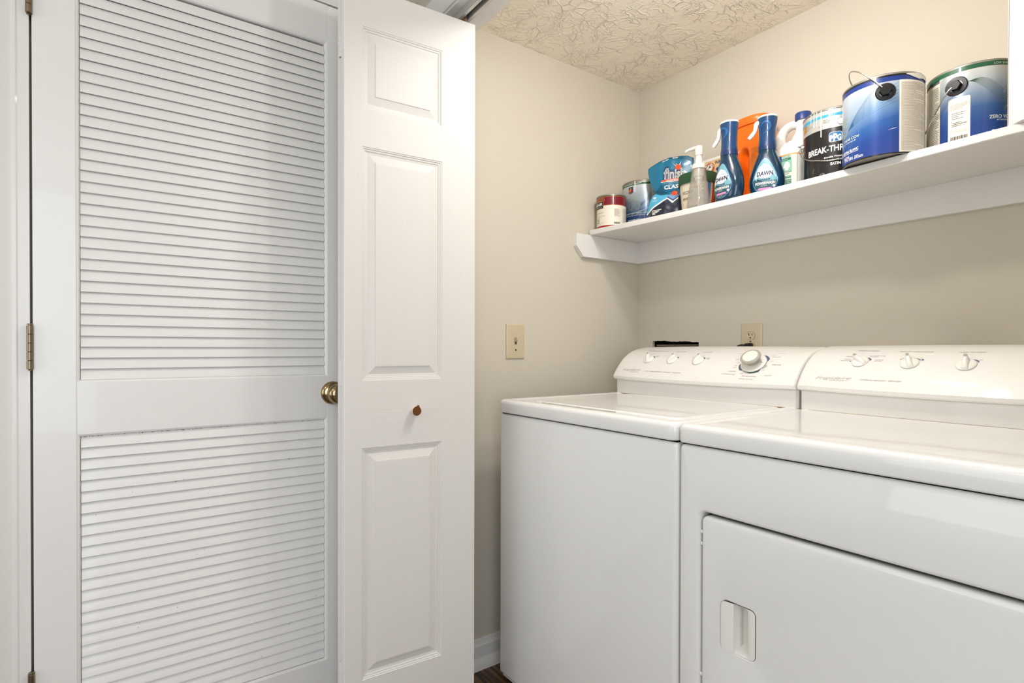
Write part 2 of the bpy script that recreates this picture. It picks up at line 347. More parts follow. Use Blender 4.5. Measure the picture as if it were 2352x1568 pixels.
# front wall of the closet: left return, header, right return
b = MB(); b.box((0, YF0, 0), (.118, YF1, CH), 'wall_paint'); b.box((.118, YF0, 2.054), (1.742, YF1, CH), 'wall_paint'); b.box((1.742, YF0, 0), (HX, YF1, CH), 'wall_paint')
tag(b.build('wall_front', smooth=False), kind='structure')
b = MB(); b.box((.118, YF0 - .002, 0), (.137, YF1 + .002, 2.035), 'trim_white'); tag(b.build('trim_1', smooth=False), kind='structure')   # left jamb
b = MB(); b.box((1.723, YF0 - .002, 0), (1.742, YF1 + .002, 2.035), 'trim_white'); tag(b.build('trim_2', smooth=False), kind='structure')
b = MB(); b.box((.118, YF0 - .002, 2.035), (1.742, YF1 + .002, 2.054), 'trim_white'); tag(b.build('trim_3', smooth=False), kind='structure')  # head jamb
CAS = [(0, 0), (.0, .008), (.004, .0105), (.009, .0105), (.012, .0085), (.016, .009), (.030, .0125), (.040, .0155), (.048, .0175), (.057, .0175), (.057, 0)]   # (width, thickness) from the opening outwards
def casing_v(b, mapf, z0, z1): b.loft([[mapf(w_, t_, z0 if k == 0 else z1 + (w_ if MIT else 0)) for w_, t_ in CAS] for k in (0, 1)], 'trim_white', closed=False)
MIT = True
b = MB(); casing_v(b, lambda w_, t_, z: (.131 - w_, YF0 - t_, z), 0, 2.041); b.build('trim_4', kind='structure', angle=25)
b = MB(); casing_v(b, lambda w_, t_, z: (1.729 + w_, YF0 - t_, z), 0, 2.041); b.build('trim_5', kind='structure', angle=25)
b = MB(); b.loft([[(x - s_ * w_, YF0 - t_, 2.041 + w_) for w_, t_ in CAS] for x, s_ in ((.131, 1), (1.729, -1))], 'trim_white', closed=False); b.build('trim_6', kind='structure', angle=25)
# hall walls
DY0, DY1, DT = -1.9375, -1.2265, 2.041     # louvred door: hinge edge, latch edge, top
JY0, JY1, JT = DY0 - .005, DY1 + .004, DT + .0065
b = MB()
b.box((-.12, HY, 0), (0, JY0 - .019, CH), 'hall_paint'); b.box((-.12, JY1 + .019, 0), (0, YF0, CH), 'hall_paint'); b.box((-.12, JY0 - .019, JT + .019), (0, JY1 + .019, CH), 'hall_paint')
tag(b.build('wall_hall_left', smooth=False), kind='structure')
b = MB(); b.box((HX, HY, 0), (HX + .1, YF0, CH), 'hall_paint'); tag(b.build('wall_hall_right', smooth=False), kind='structure')
b = MB(); b.box((-.12, HY - .1, 0), (HX, HY, CH), 'hall_paint'); tag(b.build('wall_rear', smooth=False), kind='structure')
# closet box behind the louvred door, near-black colour stands in for its shade
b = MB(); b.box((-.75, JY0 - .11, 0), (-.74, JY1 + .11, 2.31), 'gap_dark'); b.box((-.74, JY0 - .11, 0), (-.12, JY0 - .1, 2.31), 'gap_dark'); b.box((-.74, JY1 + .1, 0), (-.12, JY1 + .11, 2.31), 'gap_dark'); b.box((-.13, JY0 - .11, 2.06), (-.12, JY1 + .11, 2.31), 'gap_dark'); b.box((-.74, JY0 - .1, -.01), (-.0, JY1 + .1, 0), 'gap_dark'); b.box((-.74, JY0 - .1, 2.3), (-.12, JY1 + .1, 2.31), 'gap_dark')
tag(b.build('wall_dark_closet', smooth=False), kind='structure')
XD = .0211
b = MB(); jx = .0175
for y0, y1 in ((JY0 - .019, JY0), (JY1, JY1 + .019)): b.box((-.12, y0, 0), (jx, y1, JT + .019), 'trim_white')
b.box((-.12, JY0, JT), (jx, JY1, JT + .019), 'trim_white')
b.box((-.035, JY0, 0), (-.020, JY0 + .011, JT), 'trim_white'); b.box((-.035, JY1 - .011, 0), (-.020, JY1, JT), 'trim_white'); b.box((-.035, JY0, JT - .011), (-.020, JY1, JT), 'trim_white')
tag(b.build('trim_7', smooth=False), kind='structure')
b = MB(); b.loft([[(.0085 + t_, JY0 - .0180 - w_, z + (w_ if z > 1 else 0)) for w_, t_ in CAS] for z in (0, JT + .018)], 'trim_white', closed=False, flip=True)
b.box((0, JY0 - .0745, 0), (.0086, JY0 - .0185, JT + .018), 'trim_white')
b.build('trim_8', kind='structure', angle=25)
b = MB(); b.loft([[(.0085 + t_, JY1 + .018 + w_, z + (w_ if z > 1 else 0)) for w_, t_ in CAS] for z in (0, JT + .018)], 'trim_white', closed=False); b.build('trim_9', kind='structure', angle=25)
b = MB(); b.loft([[(.0085 + t_, y + s_ * w_, JT + .018 + w_) for w_, t_ in CAS] for y, s_ in ((JY0 - .018, -1), (JY1 + .018, 1))], 'trim_white', closed=False); b.build('trim_10', kind='structure', angle=25)
# baseboards
BB = [(0, .0965), (.004, .0965), (.006, .094), (.0065, .084), (.0095, .078), (.0125, .0735), (.0125, .034), (.0145, .0325), (.021, .026), (.0255, .016), (.027, 0)]
b = MB(); b.loft([[(t_, y, z) for t_, z in BB] for y in (YF1, -.0)], 'trim_white', closed=False, flip=True); b.build('baseboard_left', kind='structure', angle=25)
b = MB(); b.loft([[(x, -t_, z) for t_, z in BB] for x in (0, XR)], 'trim_white', closed=False, flip=True); b.build('baseboard_back', kind='structure', angle=25)

# ================================================================== DOOR 1: louvred door, hinged on the left
d1 = empty('door_1', (XD, (DY0 + DY1) / 2, 0), kind='structure')
X0 = XD - .035; SL0, SL1 = -1.8628, -1.3080     # opening between the stiles
BV = .0062       # sticking around each louvre field
def stile(y0, y1, m='door_white'):
    b = MB(); rings(b, [(0, X0), (0, XD - .0015), (.0015, XD)], y0, y1, .012, DT, .0012, lambda a, c, h: (h, a, c), m, True, True, flip=False, n=2); b.build('stile', d1, origin=(XD, (y0 + y1) / 2, 1), angle=20)
stile(DY0, SL0); stile(SL1, DY1)
for z0, z1 in ((1.9388, DT), (.8851, 1.002), (.012, .1996)):
    b = MB(); b.box((X0, SL0, z0), (XD - .0002, SL1, z1), 'door_white'); b.build('rail', d1, origin=(XD, (SL0 + SL1) / 2, (z0 + z1) / 2), smooth=False)
for z0, z1 in ((1.002, 1.9388), (.1996, .8851)):
    b = MB(); fn = lambda a, c, h: (h, a, c)
    b.loft([[fn(p[0], p[1], h) for p in ((SL0 + i, z0 + i), (SL1 - i, z0 + i), (SL1 - i, z1 - i), (SL0 + i, z1 - i))] for i, h in ((-.0005, XD - .0008), (.001, XD - .0012), (.0035, XD - .0022), (.0058, XD - .0062), (.0066, XD - .013), (.0066, X0))], 'door_white')
    b.build('louver_frame', d1, origin=(XD, (SL0 + SL1) / 2, z0), angle=20)
# slats: thin boards leaning outwards at the bottom
def slat_mesh(m):
    b = MB(); y0, y1 = SL0 + .0068, SL1 - .0068
    top = Vector((-.0105, .0130)); bot = Vector((-.0030, -.0130)); d = (bot - top).normalized(); n = Vector((-d.y, d.x))
    if n.x < 0: n = -n
    T_ = .0030; L_ = (bot - top).length; sec = []
    for p, q in rr(0, L_, -T_, 0, .0009, 3): v = top + d * p + n * q; sec.append((XD + v.x, v.y))
    yc = (y0 + y1) / 2
    b.loft([[(x, y, z) for x, z in sec] for y in (y0, yc, y1)], m, True, True)
    return b, yc
def slats(z0, n, pitch, m):
    b, yc = slat_mesh(m); first = b.build('louver_slat', d1, origin=(XD, yc, 0), angle=50)
    first.location.z = z0 + .0130
    for i in range(1, n):
        o = first.copy(); COL.objects.link(o); o.location.z = z0 + .0130 + i * pitch; o.rotation_euler.y = random.uniform(-.015, .015)
slats(1.0083 - .001, 37, .02487, 'door_white')
slats(.2087 - .001, 27, .02487, 'slat_dirty')
# hinges
for zb in (1.7942 - .0, 1.0329, .3775 - .0955):
    h = MB(); h.box((XD - .003, DY0 - .0048, zb), (XD - .0002, DY0 + .0012, zb + .0945), 'bronze'); ho = h.build('hinge', d1, origin=(XD, DY0, zb), smooth=False)
    for k in range(5):
        z0 = zb + .0003 + k * .0189; kb = MB(); kb.lathe([(0, z0), (.0052, z0), (.0058, z0 + .0006), (.0058, z0 + .0177), (.0052, z0 + .0183), (0, z0 + .0183)], 'bronze', 16, c=(XD + .0045, DY0 - .0042, 0)); kb.build('knuckle', ho)
    kb = MB(); kb.lathe([(0, zb + .0985), (.004, zb + .0985), (.0052, zb + .0975), (.0052, zb + .096), (.003, zb + .0955), (.003, zb - .0015), (.004, zb - .003), (0, zb - .003)], 'bronze', 14, c=(XD + .0045, DY0 - .0042, 0)); kb.build('hinge_pin', ho)
# knob
k = MB(); k.lathe([(.0, 0), (.0325, 0), (.0328, .002), (.0318, .005), (.029, .0085), (.024, .0115), (.019, .013), (.0165, .0135)], 'nickel', 48, c=(XD, -1.2925, .954), axis='x'); kn = k.build('door_knob', d1, origin=(XD, -1.2925, .954), angle=50)
k = MB(); k.lathe([(.0165, .0125), (.0175, .014), (.0165, .017), (.0125, .021), (.0115, .027), (.0135, .031), (.0205, .0345), (.0262, .040), (.0280, .047), (.0268, .054), (.022, .060), (.014, .0635), (0, .0645)], 'nickel', 48, c=(XD, -1.2925, .954), axis='x'); k.build('knob_handle', kn, angle=60)

# ================================================================== DOOR 2: bifold, two moulded leaves folded back
A0 = Vector((.2440, -.9574)); DS = Vector((-.0574, -.9983)).normalized(); DN = Vector((.9983, -.0574)).normalized()
LW = .3707; LT = .0275; ZB, ZT = .018, 2.0
d2 = empty('door_2', (A0.x, A0.y, 0), kind='structure')
PANELS = [(1.6895, 1.8973), (.9970, 1.5930), (.2312, .8250)]
PS0, PS1 = .1030, .3255
def leaf(face, name_knob):
    def W_(s, z, h, o): p = A0 + DS * s + DN * (o + face * h); return (p.x, p.y, z)
    o = 0 if face > 0 else -2 * LT - .0035
    fn = lambda s, z, h: W_(s, z, h, o)
    b = MB(); E_ = .0012
    zs = [ZB + E_]
    for z0, z1 in reversed(PANELS): zs += [z0, z1]
    zs.append(ZT - E_)
    q = lambda s0, s1, z0, z1, m: b.add([fn(s0, z0, 0), fn(s1, z0, 0), fn(s1, z1, 0), fn(s0, z1, 0)], [(0, 1, 2, 3)], m)
    q(E_, PS0, ZB + E_, ZT - E_, 'bifold_grain_v'); q(PS1, LW - E_, ZB + E_, ZT - E_, 'bifold_grain_v')
    for i in range(0, len(zs), 2): q(PS0, PS1, zs[i], zs[i + 1], 'bifold_grain_h')
    b.loft([[fn(p[0], p[1], h) for p in ((i, ZB + i), (LW - i, ZB + i), (LW - i, ZT - i), (i, ZT - i))] for i, h in ((E_, 0), (0, -E_), (0, -LT))], 'door_white', cap1=True)
    lf = b.build('door_leaf', d2, origin=fn(LW / 2, 1, 0), smooth=False)
    for z0, z1 in PANELS:
        b = MB(); prof = [(0, 0), (.0012, -.0016), (.0038, -.0018), (.0050, -.0042), (.0088, -.0044), (.0100, -.0068), (.0135, -.0072), (.0165, -.0078), (.0350, -.0022), (.0360, -.0002), (.0395, .0002)]
        b.loft([[fn(p[0], p[1], h) for p in ((PS0 + i, z0 + i), (PS1 - i, z0 + i), (PS1 - i, z1 - i), (PS0 + i, z1 - i))] for i, h in prof], 'bifold_grain_v', cap1=True)
        b.build('panel', lf, origin=fn((PS0 + PS1) / 2, (z0 + z1) / 2, 0), smooth=False)
    if name_knob:
        c = fn(.1860, .9145, 0); M3 = Matrix(((0, -DN.y * -1, DN.x), (1, 0, DN.y), (0, 1, 0)))
        ax = Matrix(((DS.x, 0, DN.x), (DS.y, 0, DN.y), (0, 1, 0)))
        k = MB(); k.lathe([(0, 0), (.0075, 0), (.0075, .006), (.0105, .009), (.0128, .0135), (.0128, .0225), (.0122, .0235)], 'milky', 32, c=c, axis=ax); k.build('pull_knob', lf, origin=c, angle=40).name
        kp = COL.objects[-1] if False else bpy.data.objects['pull_knob']; kp['label'] = 'small round knob with worn brown face'
        k = MB(); tip = []
        for i in range(32):
            t = 2 * math.pi * i / 32; r = .0124; x, z = r * math.cos(t), r * math.sin(t)
            g = math.exp(-((t - R(108)) / .22) ** 2); r += .0045 * g; tip.append((r * math.cos(t), r * math.sin(t)))
        k.loft([[tuple(Vector(c) + ax @ Vector((x * s_, z * s_, h))) for x, z in tip] for s_, h in ((.97, .0215), (1, .0228), (.98, .0243), (.5, .0246))], 'brown_knob', cap1=True); k.build('knob_face', kp, origin=c) if False else k.build('knob_face', lf, origin=c)
leaf(1, True); leaf(-1, False)
# painted butt hinges on the fold
for z0, z1 in ((1.8166, 1.8692), (.9855, 1.0507), (.22, .28)):
    for k in range(4):
        zz = z0 + (z1 - z0) * k / 4; c = A0 + DS * (LW + .0015) + DN * (-LT - .0018)
        kb = MB(); kb.lathe([(0, zz), (.0032, zz), (.0032, zz + (z1 - z0) / 4 - .0012), (0, zz + (z1 - z0) / 4 - .0012)], 'trim_white', 12, c=(c.x, c.y, 0))
        if k == 0: kb.box((c.x - .007, c.y - .0012, z0), (c.x + .007, c.y + .001, z1), 'trim_white')
        kb.build('hinge', d2, origin=(c.x, c.y, zz))
# overhead track with guide wheel
t = empty('door_track', (.93, -.984, 2.035), 'white metal bifold track screwed under the closet head jamb', 'track')
b = MB(); xa, xb = .1375, 1.7225
for y0, y1 in ((-1.0005, -.9915), (-.9765, -.9675)): b.box((xa, y0, 2.012), (xb, y1, 2.0345), 'track_metal')
b.box((xa, -.9915, 2.0325), (xb, -.9765, 2.0345), 'gap_dark'); b.build('channel', t, smooth=False)
b = MB(); b.lathe([(0, 2.006), (.0062, 2.006), (.0066, 2.008), (.0066, 2.019), (.0058, 2.022), (0, 2.022)], 'orange_wheel', 20, c=(.2285, -.984, 0)); b.build('guide_wheel', t)
b = MB(); b.lathe([(0, 2.0005), (.003, 2.0005), (.003, 2.026), (0, 2.028)], 'steel', 14, c=(.2385, -.985, 0)); b.build('pivot_pin', t)
# ================================================================== SHELF
def shz(x): return 1.5405 - .0095 * math.sin(math.pi * min(max(x / 1.25, 0), 1))      # sagging board, top surface
sh = empty('wall_shelf', (.93, -.15, 1.43), 'long white painted wall shelf on cleats above the laundry machines', 'shelf')
b = MB(); sx0, sx1, sy = .0165, XR, -.2953
def brd(i, j):
    x = sx0 + (sx1 - sx0) * i; z = shz(x); r = .0015
    sec = [(-.0005, z), (sy + r, z), (sy, z - r), (sy, z - .0175), (sy + r, z - .019), (-.0005, z - .019), (-.0005, z)]
    y, zz = sec[round(j * 6)]; return (x, y, zz)
b.grid(brd, 60, 6, 'trim_white')
for x in (sx0, sx1): b.add([(x, y, z) for y, z in ((0, shz(x)), (sy, shz(x)), (sy, shz(x) - .019), (0, shz(x) - .019))], [(0, 1, 2, 3)], 'trim_white')
b.build('shelf_board', sh, angle=30)
b = MB(); n_ = 40
b.loft([[(.019 + (XR - .019) * i / n_, y, z) for y, z in ((-.0005, 1.4345), (-.0185, 1.4345), (-.0195, 1.4355), (-.0195, shz(.019 + (XR - .019) * i / n_) - .0192), (-.0005, shz(.019 + (XR - .019) * i / n_) - .0192))] for i in range(n_ + 1)], 'trim_white', True, True); b.build('rear_cleat', sh, smooth=False)
b = MB(); pr = [(-.0005, 1.4345), (-.3290, 1.4345), (-.3660, 1.474), (-.3660, 1.5205), (-.0005, 1.5205)]
b.loft([[(x, y + (dy if y < -.3 else 0), z) for (y, z), dy in zip(pr, (0, 0, 0, 0, 0))] for x in (.0005, .0190)], 'trim_white', True, True); b.build('side_cleat', sh, smooth=False)

# ================================================================== LIGHT SWITCH, OUTLET, PLUG, CEILING LAMP
sw = empty('light_switch', (0, -.6412, 1.1055), 'almond toggle light switch on the closet side wall', 'switch')
YZ = lambda a, c, h: (h, a, c)
b = MB(); rings(b, [(0, .0), (0, .0022), (.0012, .0042), (.0040, .0062), (.0048, .0064)], -.6805, -.6015, 1.0435, 1.1675, .0016, YZ, 'almond', cap1=True, n=2); b.build('cover_plate', sw, angle=15)
b = MB(); b.box((.0060, -.6468, 1.0945), (.0068, -.6356, 1.1195), 'almond_dark'); b.box((.006, -.6458, 1.0955), (.0070, -.6366, 1.1185), 'almond'); b.box((.006, -.6445, 1.0965), (.0072, -.6380, 1.112), 'almond_dark'); b.build('toggle_slot', sw, smooth=False)
b = MB(); b.loft([[(x, -.6412 + dy * s_, z + dz * s_) for dy, dz in ((-.0038, -.0042), (.0038, -.0042), (.0038, .0042), (-.0038, .0042))] for x, z, s_ in ((.006, 1.1085, 1.1), (.012, 1.1125, .95), (.0175, 1.1160, .78))], 'almond', cap1=True); b.build('toggle', sw, smooth=False)
for z in (1.1365, 1.0755):
    b = MB(); b.lathe([(.0032, .0062), (.0032, .0070), (0, .0074)], 'almond' if z > 1.1 else 'almond_dark', 16, c=(0, -.6412, z), axis='x'); b.build('screw', sw)
ou = empty('wall_outlet', (.5130, 0, 1.1065), 'almond duplex outlet on the back wall above the washer dial', 'outlet')
XZn = lambda a, c, h: (a, -h, c)
b = MB(); rings(b, [(0, .0), (0, .0022), (.0012, .0042), (.0050, .0062), (.0058, .0064)], .4745, .5540, 1.0445, 1.1685, .0018, XZn, 'almond', cap1=True, n=2); b.build('cover_plate', ou, angle=15)
for zc in (1.1265, 1.0875):
    b = MB(); ov = [(.5128 + .0172 * math.cos(t), zc + max(-.0142, min(.0142, .0172 * math.sin(t)))) for t in [2 * math.pi * i / 48 for i in range(48)]]
    o2 = [(.5128 + (x - .5128) * .955, zc + (z - zc) * .955) for x, z in ov]
    b.loft([[(x, -.0066, z) for x, z in ov], [(x, -.0067, z) for x, z in o2]], 'almond_dark'); b.loft([[(x, -.0066, z) for x, z in o2], [(x, -.0074, z) for x, z in o2]], 'almond', cap1=True)
    for dx, hh in ((-.0063, .0042), (.0063, .0035)): b.box((.5128 + dx - .0012, -.0080, zc + .0010), (.5128 + dx + .0012, -.0072, zc + .0010 + 2 * hh), 'gap_dark')
    b.lathe([(.0024, 0), (.0024, .0006), (0, .0006)], 'gap_dark', 14, c=(.5128, -.0074, zc - .0072), axis=Matrix(((1, 0, 0), (0, 0, -1), (0, 1, 0))))
    b.build('receptacle', ou, smooth=False)
b = MB(); b.lathe([(.0024, 0), (.0024, .0008), (0, .0012)], 'almond_dark', 14, c=(.5128, -.0062, 1.1070), axis=Matrix(((1, 0, 0), (0, 0, -1), (0, 1, 0)))); b.build('screw', ou)
pl = empty('power_plug', (.511, -.008, 1.0875), 'black plug and cord in the lower socket behind the washer', 'plug')
b = MB(); rings(b, [(0, .0085), (0, .020), (.002, .026), (.005, .030)], .4985, .5240, 1.0740, 1.1010, .006, XZn, 'black_plastic', True, True); b.build('plug_body', pl)
b = MB(); b.tube([(.503, -.020, 1.090), (.490, -.026, 1.0905), (.479, -.032, 1.086), (.474, -.045, 1.070), (.472, -.060, 1.02), (.470, -.065, .95), (.470, -.060, .6), (.470, -.060, .25)], [.0075, .0068, .0055, .0045, .0045, .0045, .0045, .0045], 'black_rubber', 12); b.build('cord', pl)
cl = empty('ceiling_light', (LAMP[0], LAMP[1], CH), 'small glowing globe lamp on a short stem under the closet ceiling', 'lamp')
b = MB(); b.lathe([(0, CH - .001), (.060, CH - .001), (.060, CH - .010), (.052, CH - .018), (.012, CH - .022), (.008, CH - .030), (.008, LAMP[2] + .070), (.016, LAMP[2] + .060), (.018, LAMP[2] + .030), (0, LAMP[2] + .030)], 'white', 40, c=(LAMP[0], LAMP[1], 0)); b.build('lamp_base', cl)
b = MB(); b.lathe([(.034 * math.sin(R(a_)), LAMP[2] + .034 * math.cos(R(a_))) for a_ in (28, 45, 60, 75, 90, 105, 120, 135, 150, 165, 179.5)], 'globe', 40, c=(LAMP[0], LAMP[1], 0)); b.build('globe', cl)

cl2 = empty('ceiling_light', (DOME[0], DOME[1], CH), 'low round frosted dome light flush on the closet ceiling', 'lamp')
b = MB(); b.lathe([(0, CH - .001), (.088, CH - .001), (.090, CH - .008), (.086, CH - .016), (.080, CH - .018)], 'white', 48, c=(DOME[0], DOME[1], 0)); b.build('dome_base', cl2)
b = MB(); b.lathe([(.080, CH - .014)] + [(.080 * math.cos(R(a_)), CH - .016 - .050 * math.sin(R(a_))) for a_ in (8, 20, 35, 50, 65, 78, 89.5)], 'dome_glass', 48, c=(DOME[0], DOME[1], 0)); b.build('dome_glass', cl2)

# ================================================================== WASHER AND DRYER
def bow(x, x0, x1): t = (x - (x0 + x1) / 2) / ((x1 - x0) / 2); return 1 - t * t
PROF = [(-.303, .983), (-.281, 1.014), (-.249, 1.046), (-.212, 1.068), (-.168, 1.081), (-.125, 1.087)]
def face_fn(x0, x1, dy, dz):
    P0 = [Vector((y + dy, z + dz)) for y, z in PROF]; Q = [2 * P0[0] - P0[1]] + P0 + [2 * P0[-1] - P0[-2]]; D = []
    for i in range(1, len(Q) - 2):
        for k in range(12):
            s = k / 12; a, b_, c, d = Q[i - 1:i + 3]; D.append(.5 * ((2 * b_) + (-a + c) * s + (2 * a - 5 * b_ + 4 * c - d) * s * s + (-a + 3 * b_ - 3 * c + d) * s ** 3))
    D.append(P0[-1]); L_ = [0]
    for i in range(1, len(D)): L_.append(L_[-1] + (D[i] - D[i - 1]).length)
    def S(x, t, h=0):
        i = 0; t = min(max(t, 0), L_[-1] - 1e-6)
        while L_[i + 1] < t: i += 1
        q = (t - L_[i]) / (L_[i + 1] - L_[i]); p = D[i] * (1 - q) + D[i + 1] * q; tg = (D[min(i + 1, len(D) - 1)] - D[max(i - 1, 0)]).normalized(); bb = bow(x, x0, x1)
        return (x, p.x - .012 * bb - tg.y * h, p.y + (-.004 + .0065 * t / L_[-1]) * bb + tg.x * h)
    return S, L_[-1]
def console(root, x0, x1, dy, dz, texts, marks):
    S, LL = face_fn(x0, x1, dy, dz)
    b = MB(); xs = []; rc = .011
    for k in range(8): xs.append(x0 + rc * (1 - math.cos(R(90 * k / 7))))
    xs += [x0 + rc + (x1 - x0 - 2 * rc) * k / 30 for k in range(1, 30)]; xs += [x1 - (x - x0) for x in reversed(xs[:8])]
    loops = []
    for x in xs:
        d = min(x - x0, x1 - x); e = 0 if d > rc else rc - math.sqrt(max(rc * rc - (rc - d) ** 2, 0)); bb = bow(x, x0, x1); lp = []
        lp.append((x, -.283 + dy - .012 * bb, .9705 + dz - .004 * bb)); lp.append((x, -.2965 + dy - .012 * bb + e * .6, .9705 + dz - .004 * bb))
        lp.append((x, -.3015 + dy - .012 * bb + e * .9, .9745 + dz - .004 * bb))
        for k in range(29): t = LL * k / 28; lp.append(S(x, t, -e))
        yb, zb_ = -.108 + dy, .915
        p = S(x, LL, -e); lp += [(x, -.113 + dy, p[2] - .002), (x, yb, p[2] - .010), (x, yb, zb_), (x, -.15 + dy, zb_)]
        loops.append(lp)
    b.loft(loops, 'enamel_warm', True, True, flip=True); co = b.build('console', root, origin=((x0 + x1) / 2, -.2 + dy, .97), angle=38)
    # base plinth under the overhanging lip
    b = MB(); xa, xb = x0 + .002, x1 - .002; out = []
    pts = [(xa, -.13 + dy), (xa, -.276 + dy), (xa + .006, -.284 + dy)] + [(xa + .006 + (xb - xa - .012) * k / 24, -.284 + dy - .011 * bow(xa + .006 + (xb - xa - .012) * k / 24, x0, x1)) for k in range(1, 24)] + [(xb - .006, -.284 + dy), (xb, -.276 + dy), (xb, -.13 + dy)]
    b.loft([[(x, y, z) for x, y in pts] for z in (.9185, .975)], 'enamel_warm', True, True, closed=True); b.build('console_base', root, origin=((x0 + x1) / 2, -.2 + dy, .92), angle=20)
    b = MB(); b.loft([[(x, y - .0004, z) for x, y in pts[1:-1]] for z in (.9188, .9200)], 'stain_rust', closed=False)
    b.loft([[(x, y - .0006, .9702 + dz - .004 * bow(x, x0, x1) + k) for x, y in pts[1:-1]] for k in (-.0012, .0004)], 'stain_rust', closed=False); b.build('rust_seam', root, smooth=False)
    b = MB()
    for st, xa, ta, xb, tb in texts:
        w_ = xb - xa; script = st == 'Frigidaire'; L2 = math.hypot(w_, tb - ta); cs, sn = w_ / L2, (tb - ta) / L2
        fn = lambda a, c: S(xa + a * cs - c * sn, ta + a * sn + c * cs, .0004)
        V, F, W_ = glyphs(st, 0, 0); h_ = None
        big = st in ('TEMPERATURES', 'END OF CYCLE SIGNAL', 'TURN TO START', 'WASH/RINSE TEMPERATURES', 'EXTRA RINSE', 'LOAD SIZE')
        h_ = .0046 if big else .0034
        if script: h_ = .0085
        if st in ('COMMERCIAL HEAVY DUTY', 'DRUM LIGHT', 'SUPER CAPACITY', '2 SPEED MOTOR', 'ULTRA'): h_ = .0038
        if st == 'GALLERY': h_ = .0028
        if st == 'Pull To Start - Push To Stop': h_ = .0036
        b = MB(); b.text(st, fn, 0, -h_ * .4 + (.0042 if script else 0), w=L2, h=h_, m='ink_brown' if not script else 'ink_grey', shear=.35 if not script else .6, bold=.0 if not big else .012)
        b.build('lettering', co, origin=S((xa + xb) / 2, ta), smooth=False)
    for m_, pts_ in marks:
        b = MB(); b.poly(pts_, lambda a, c: S(a, c, .0005), m_, .008); b.build('dial_mark', co, origin=S(*pts_[0]), smooth=False)
    return S, co
def frame_at(S, x, t):
    p = Vector(S(x, t)); u = (Vector(S(x + .002, t)) - Vector(S(x - .002, t))).normalized(); v = (Vector(S(x, t + .004)) - Vector(S(x, t - .004))); v = (v - v.dot(u) * u).normalized(); n = u.cross(v); return p, u, v, n
def small_knob(S, co, x, t, ang):
    p, u, v, n = frame_at(S, x, t); ax = Matrix((u, v, n)).transposed(); W3 = lambda a, c, h: tuple(p + ax @ Vector((a, c, h)))
    b = MB(); b.lathe([(0, .0), (.0192, .0), (.0196, .0012), (.0190, .0026), (.016, .0042), (.0105, .0055), (0, .006)], 'knob_plastic', 36, c=p, axis=ax); kb = b.build('control_knob', co, origin=tuple(p), angle=50)
    ca, sa = math.cos(R(ang)), math.sin(R(ang)); rot = lambda l, w_, h: W3(l * ca - w_ * sa, l * sa + w_ * ca, h)
    b = MB(); secs = []
    for l, hw, h in ((-.0185, .0050, .003), (-.0165, .0062, .0075), (-.010, .0062, .0125), (0, .0058, .0165), (.009, .0058, .0190), (.0140, .0050, .0192), (.0172, .0030, .0165), (.0178, .0022, .005)):
        secs.append([rot(l, s_ * hw * k_, hh) for s_, k_, hh in ((-1, 1.25, .001), (-1, 1, h * .55), (-1, .62, h * .93), (0, 0, h), (1, .62, h * .93), (1, 1, h * .55), (1, 1.25, .001))])
    b.loft(secs, 'knob_plastic', True, True)
    b.build('finger_grip', kb, angle=60) if False else b.build('finger_grip', co, origin=tuple(p), angle=60)
    b = MB()
    b.loft([[rot(.0115 + .0042 * math.cos(q), .0034 * math.sin(q), .0197) for q in [2 * math.pi * i / 20 for i in range(20)]]], 'knob_grey', cap1=True)
    b.build('pointer_mark', co, origin=tuple(p), smooth=False)
W_MARKS = []; 
def arc(x, t, r, w0, w1, a0, a1, ky=.93, n=14):
    o_, i_ = [], []
    for k in range(n + 1):
        q = k / n; a_ = R(a0 + (a1 - a0) * q); w_ = (w0 + (w1 - w0) * q) * min(1, 4 * q + .15) * min(1, 4 * (1 - q) + .15)
        o_.append((x + (r + w_) * math.cos(a_), t + (r + w_) * math.sin(a_) * ky)); i_.append((x + r * math.cos(a_), t + r * math.sin(a_) * ky))
    return o_ + i_[::-1]
DX, DT_ = .6800, .0735
W_MARKS += [('ink_blue', arc(DX, DT_, .0385, .0075, .0065, 78, 14)), ('ink_blue', arc(DX, DT_, .0385, .0035, .0075, 184, 232)), ('ink_teal', arc(DX, DT_, .0375, .003, .0080, 255, 322)), ('ink_grey', arc(DX, DT_, .0395, .009, .003, 352, 325))]
for kx, kt in ((.2800, .0805), (.3835, .0810), (.4865, .0805)):
    W_MARKS.append(('ink_black', arc(kx, kt, .0215, .0010, .0042, 62, 22)))
D_MARKS = [('ink_blue', arc(.9665, .0865, .0215, .0008, .0012, 86, 62)), ('ink_blue', arc(.9665, .0865, .0215, .0020, .0055, 56, 14)), ('ink_blue', arc(1.0755, .085, .0215, .0008, .003, 80, 30)), ('ink_blue', arc(1.1825, .084, .0215, .001, .004, 75, 22)),
   ('ink_blue', [(.9432 + .0018 * math.cos(R(q)), .0875 + .0022 * math.sin(R(q))) for q in range(0, 360, 40)]), ('ink_blue', [(1.0982 + .0028 * math.cos(R(q)), .0985 + .0028 * math.sin(R(q))) for q in range(0, 360, 40)]), ('ink_blue', [(1.0535 + .0016 * math.cos(R(q)), .0990 + .0016 * math.sin(R(q))) for q in range(0, 360, 40)])]

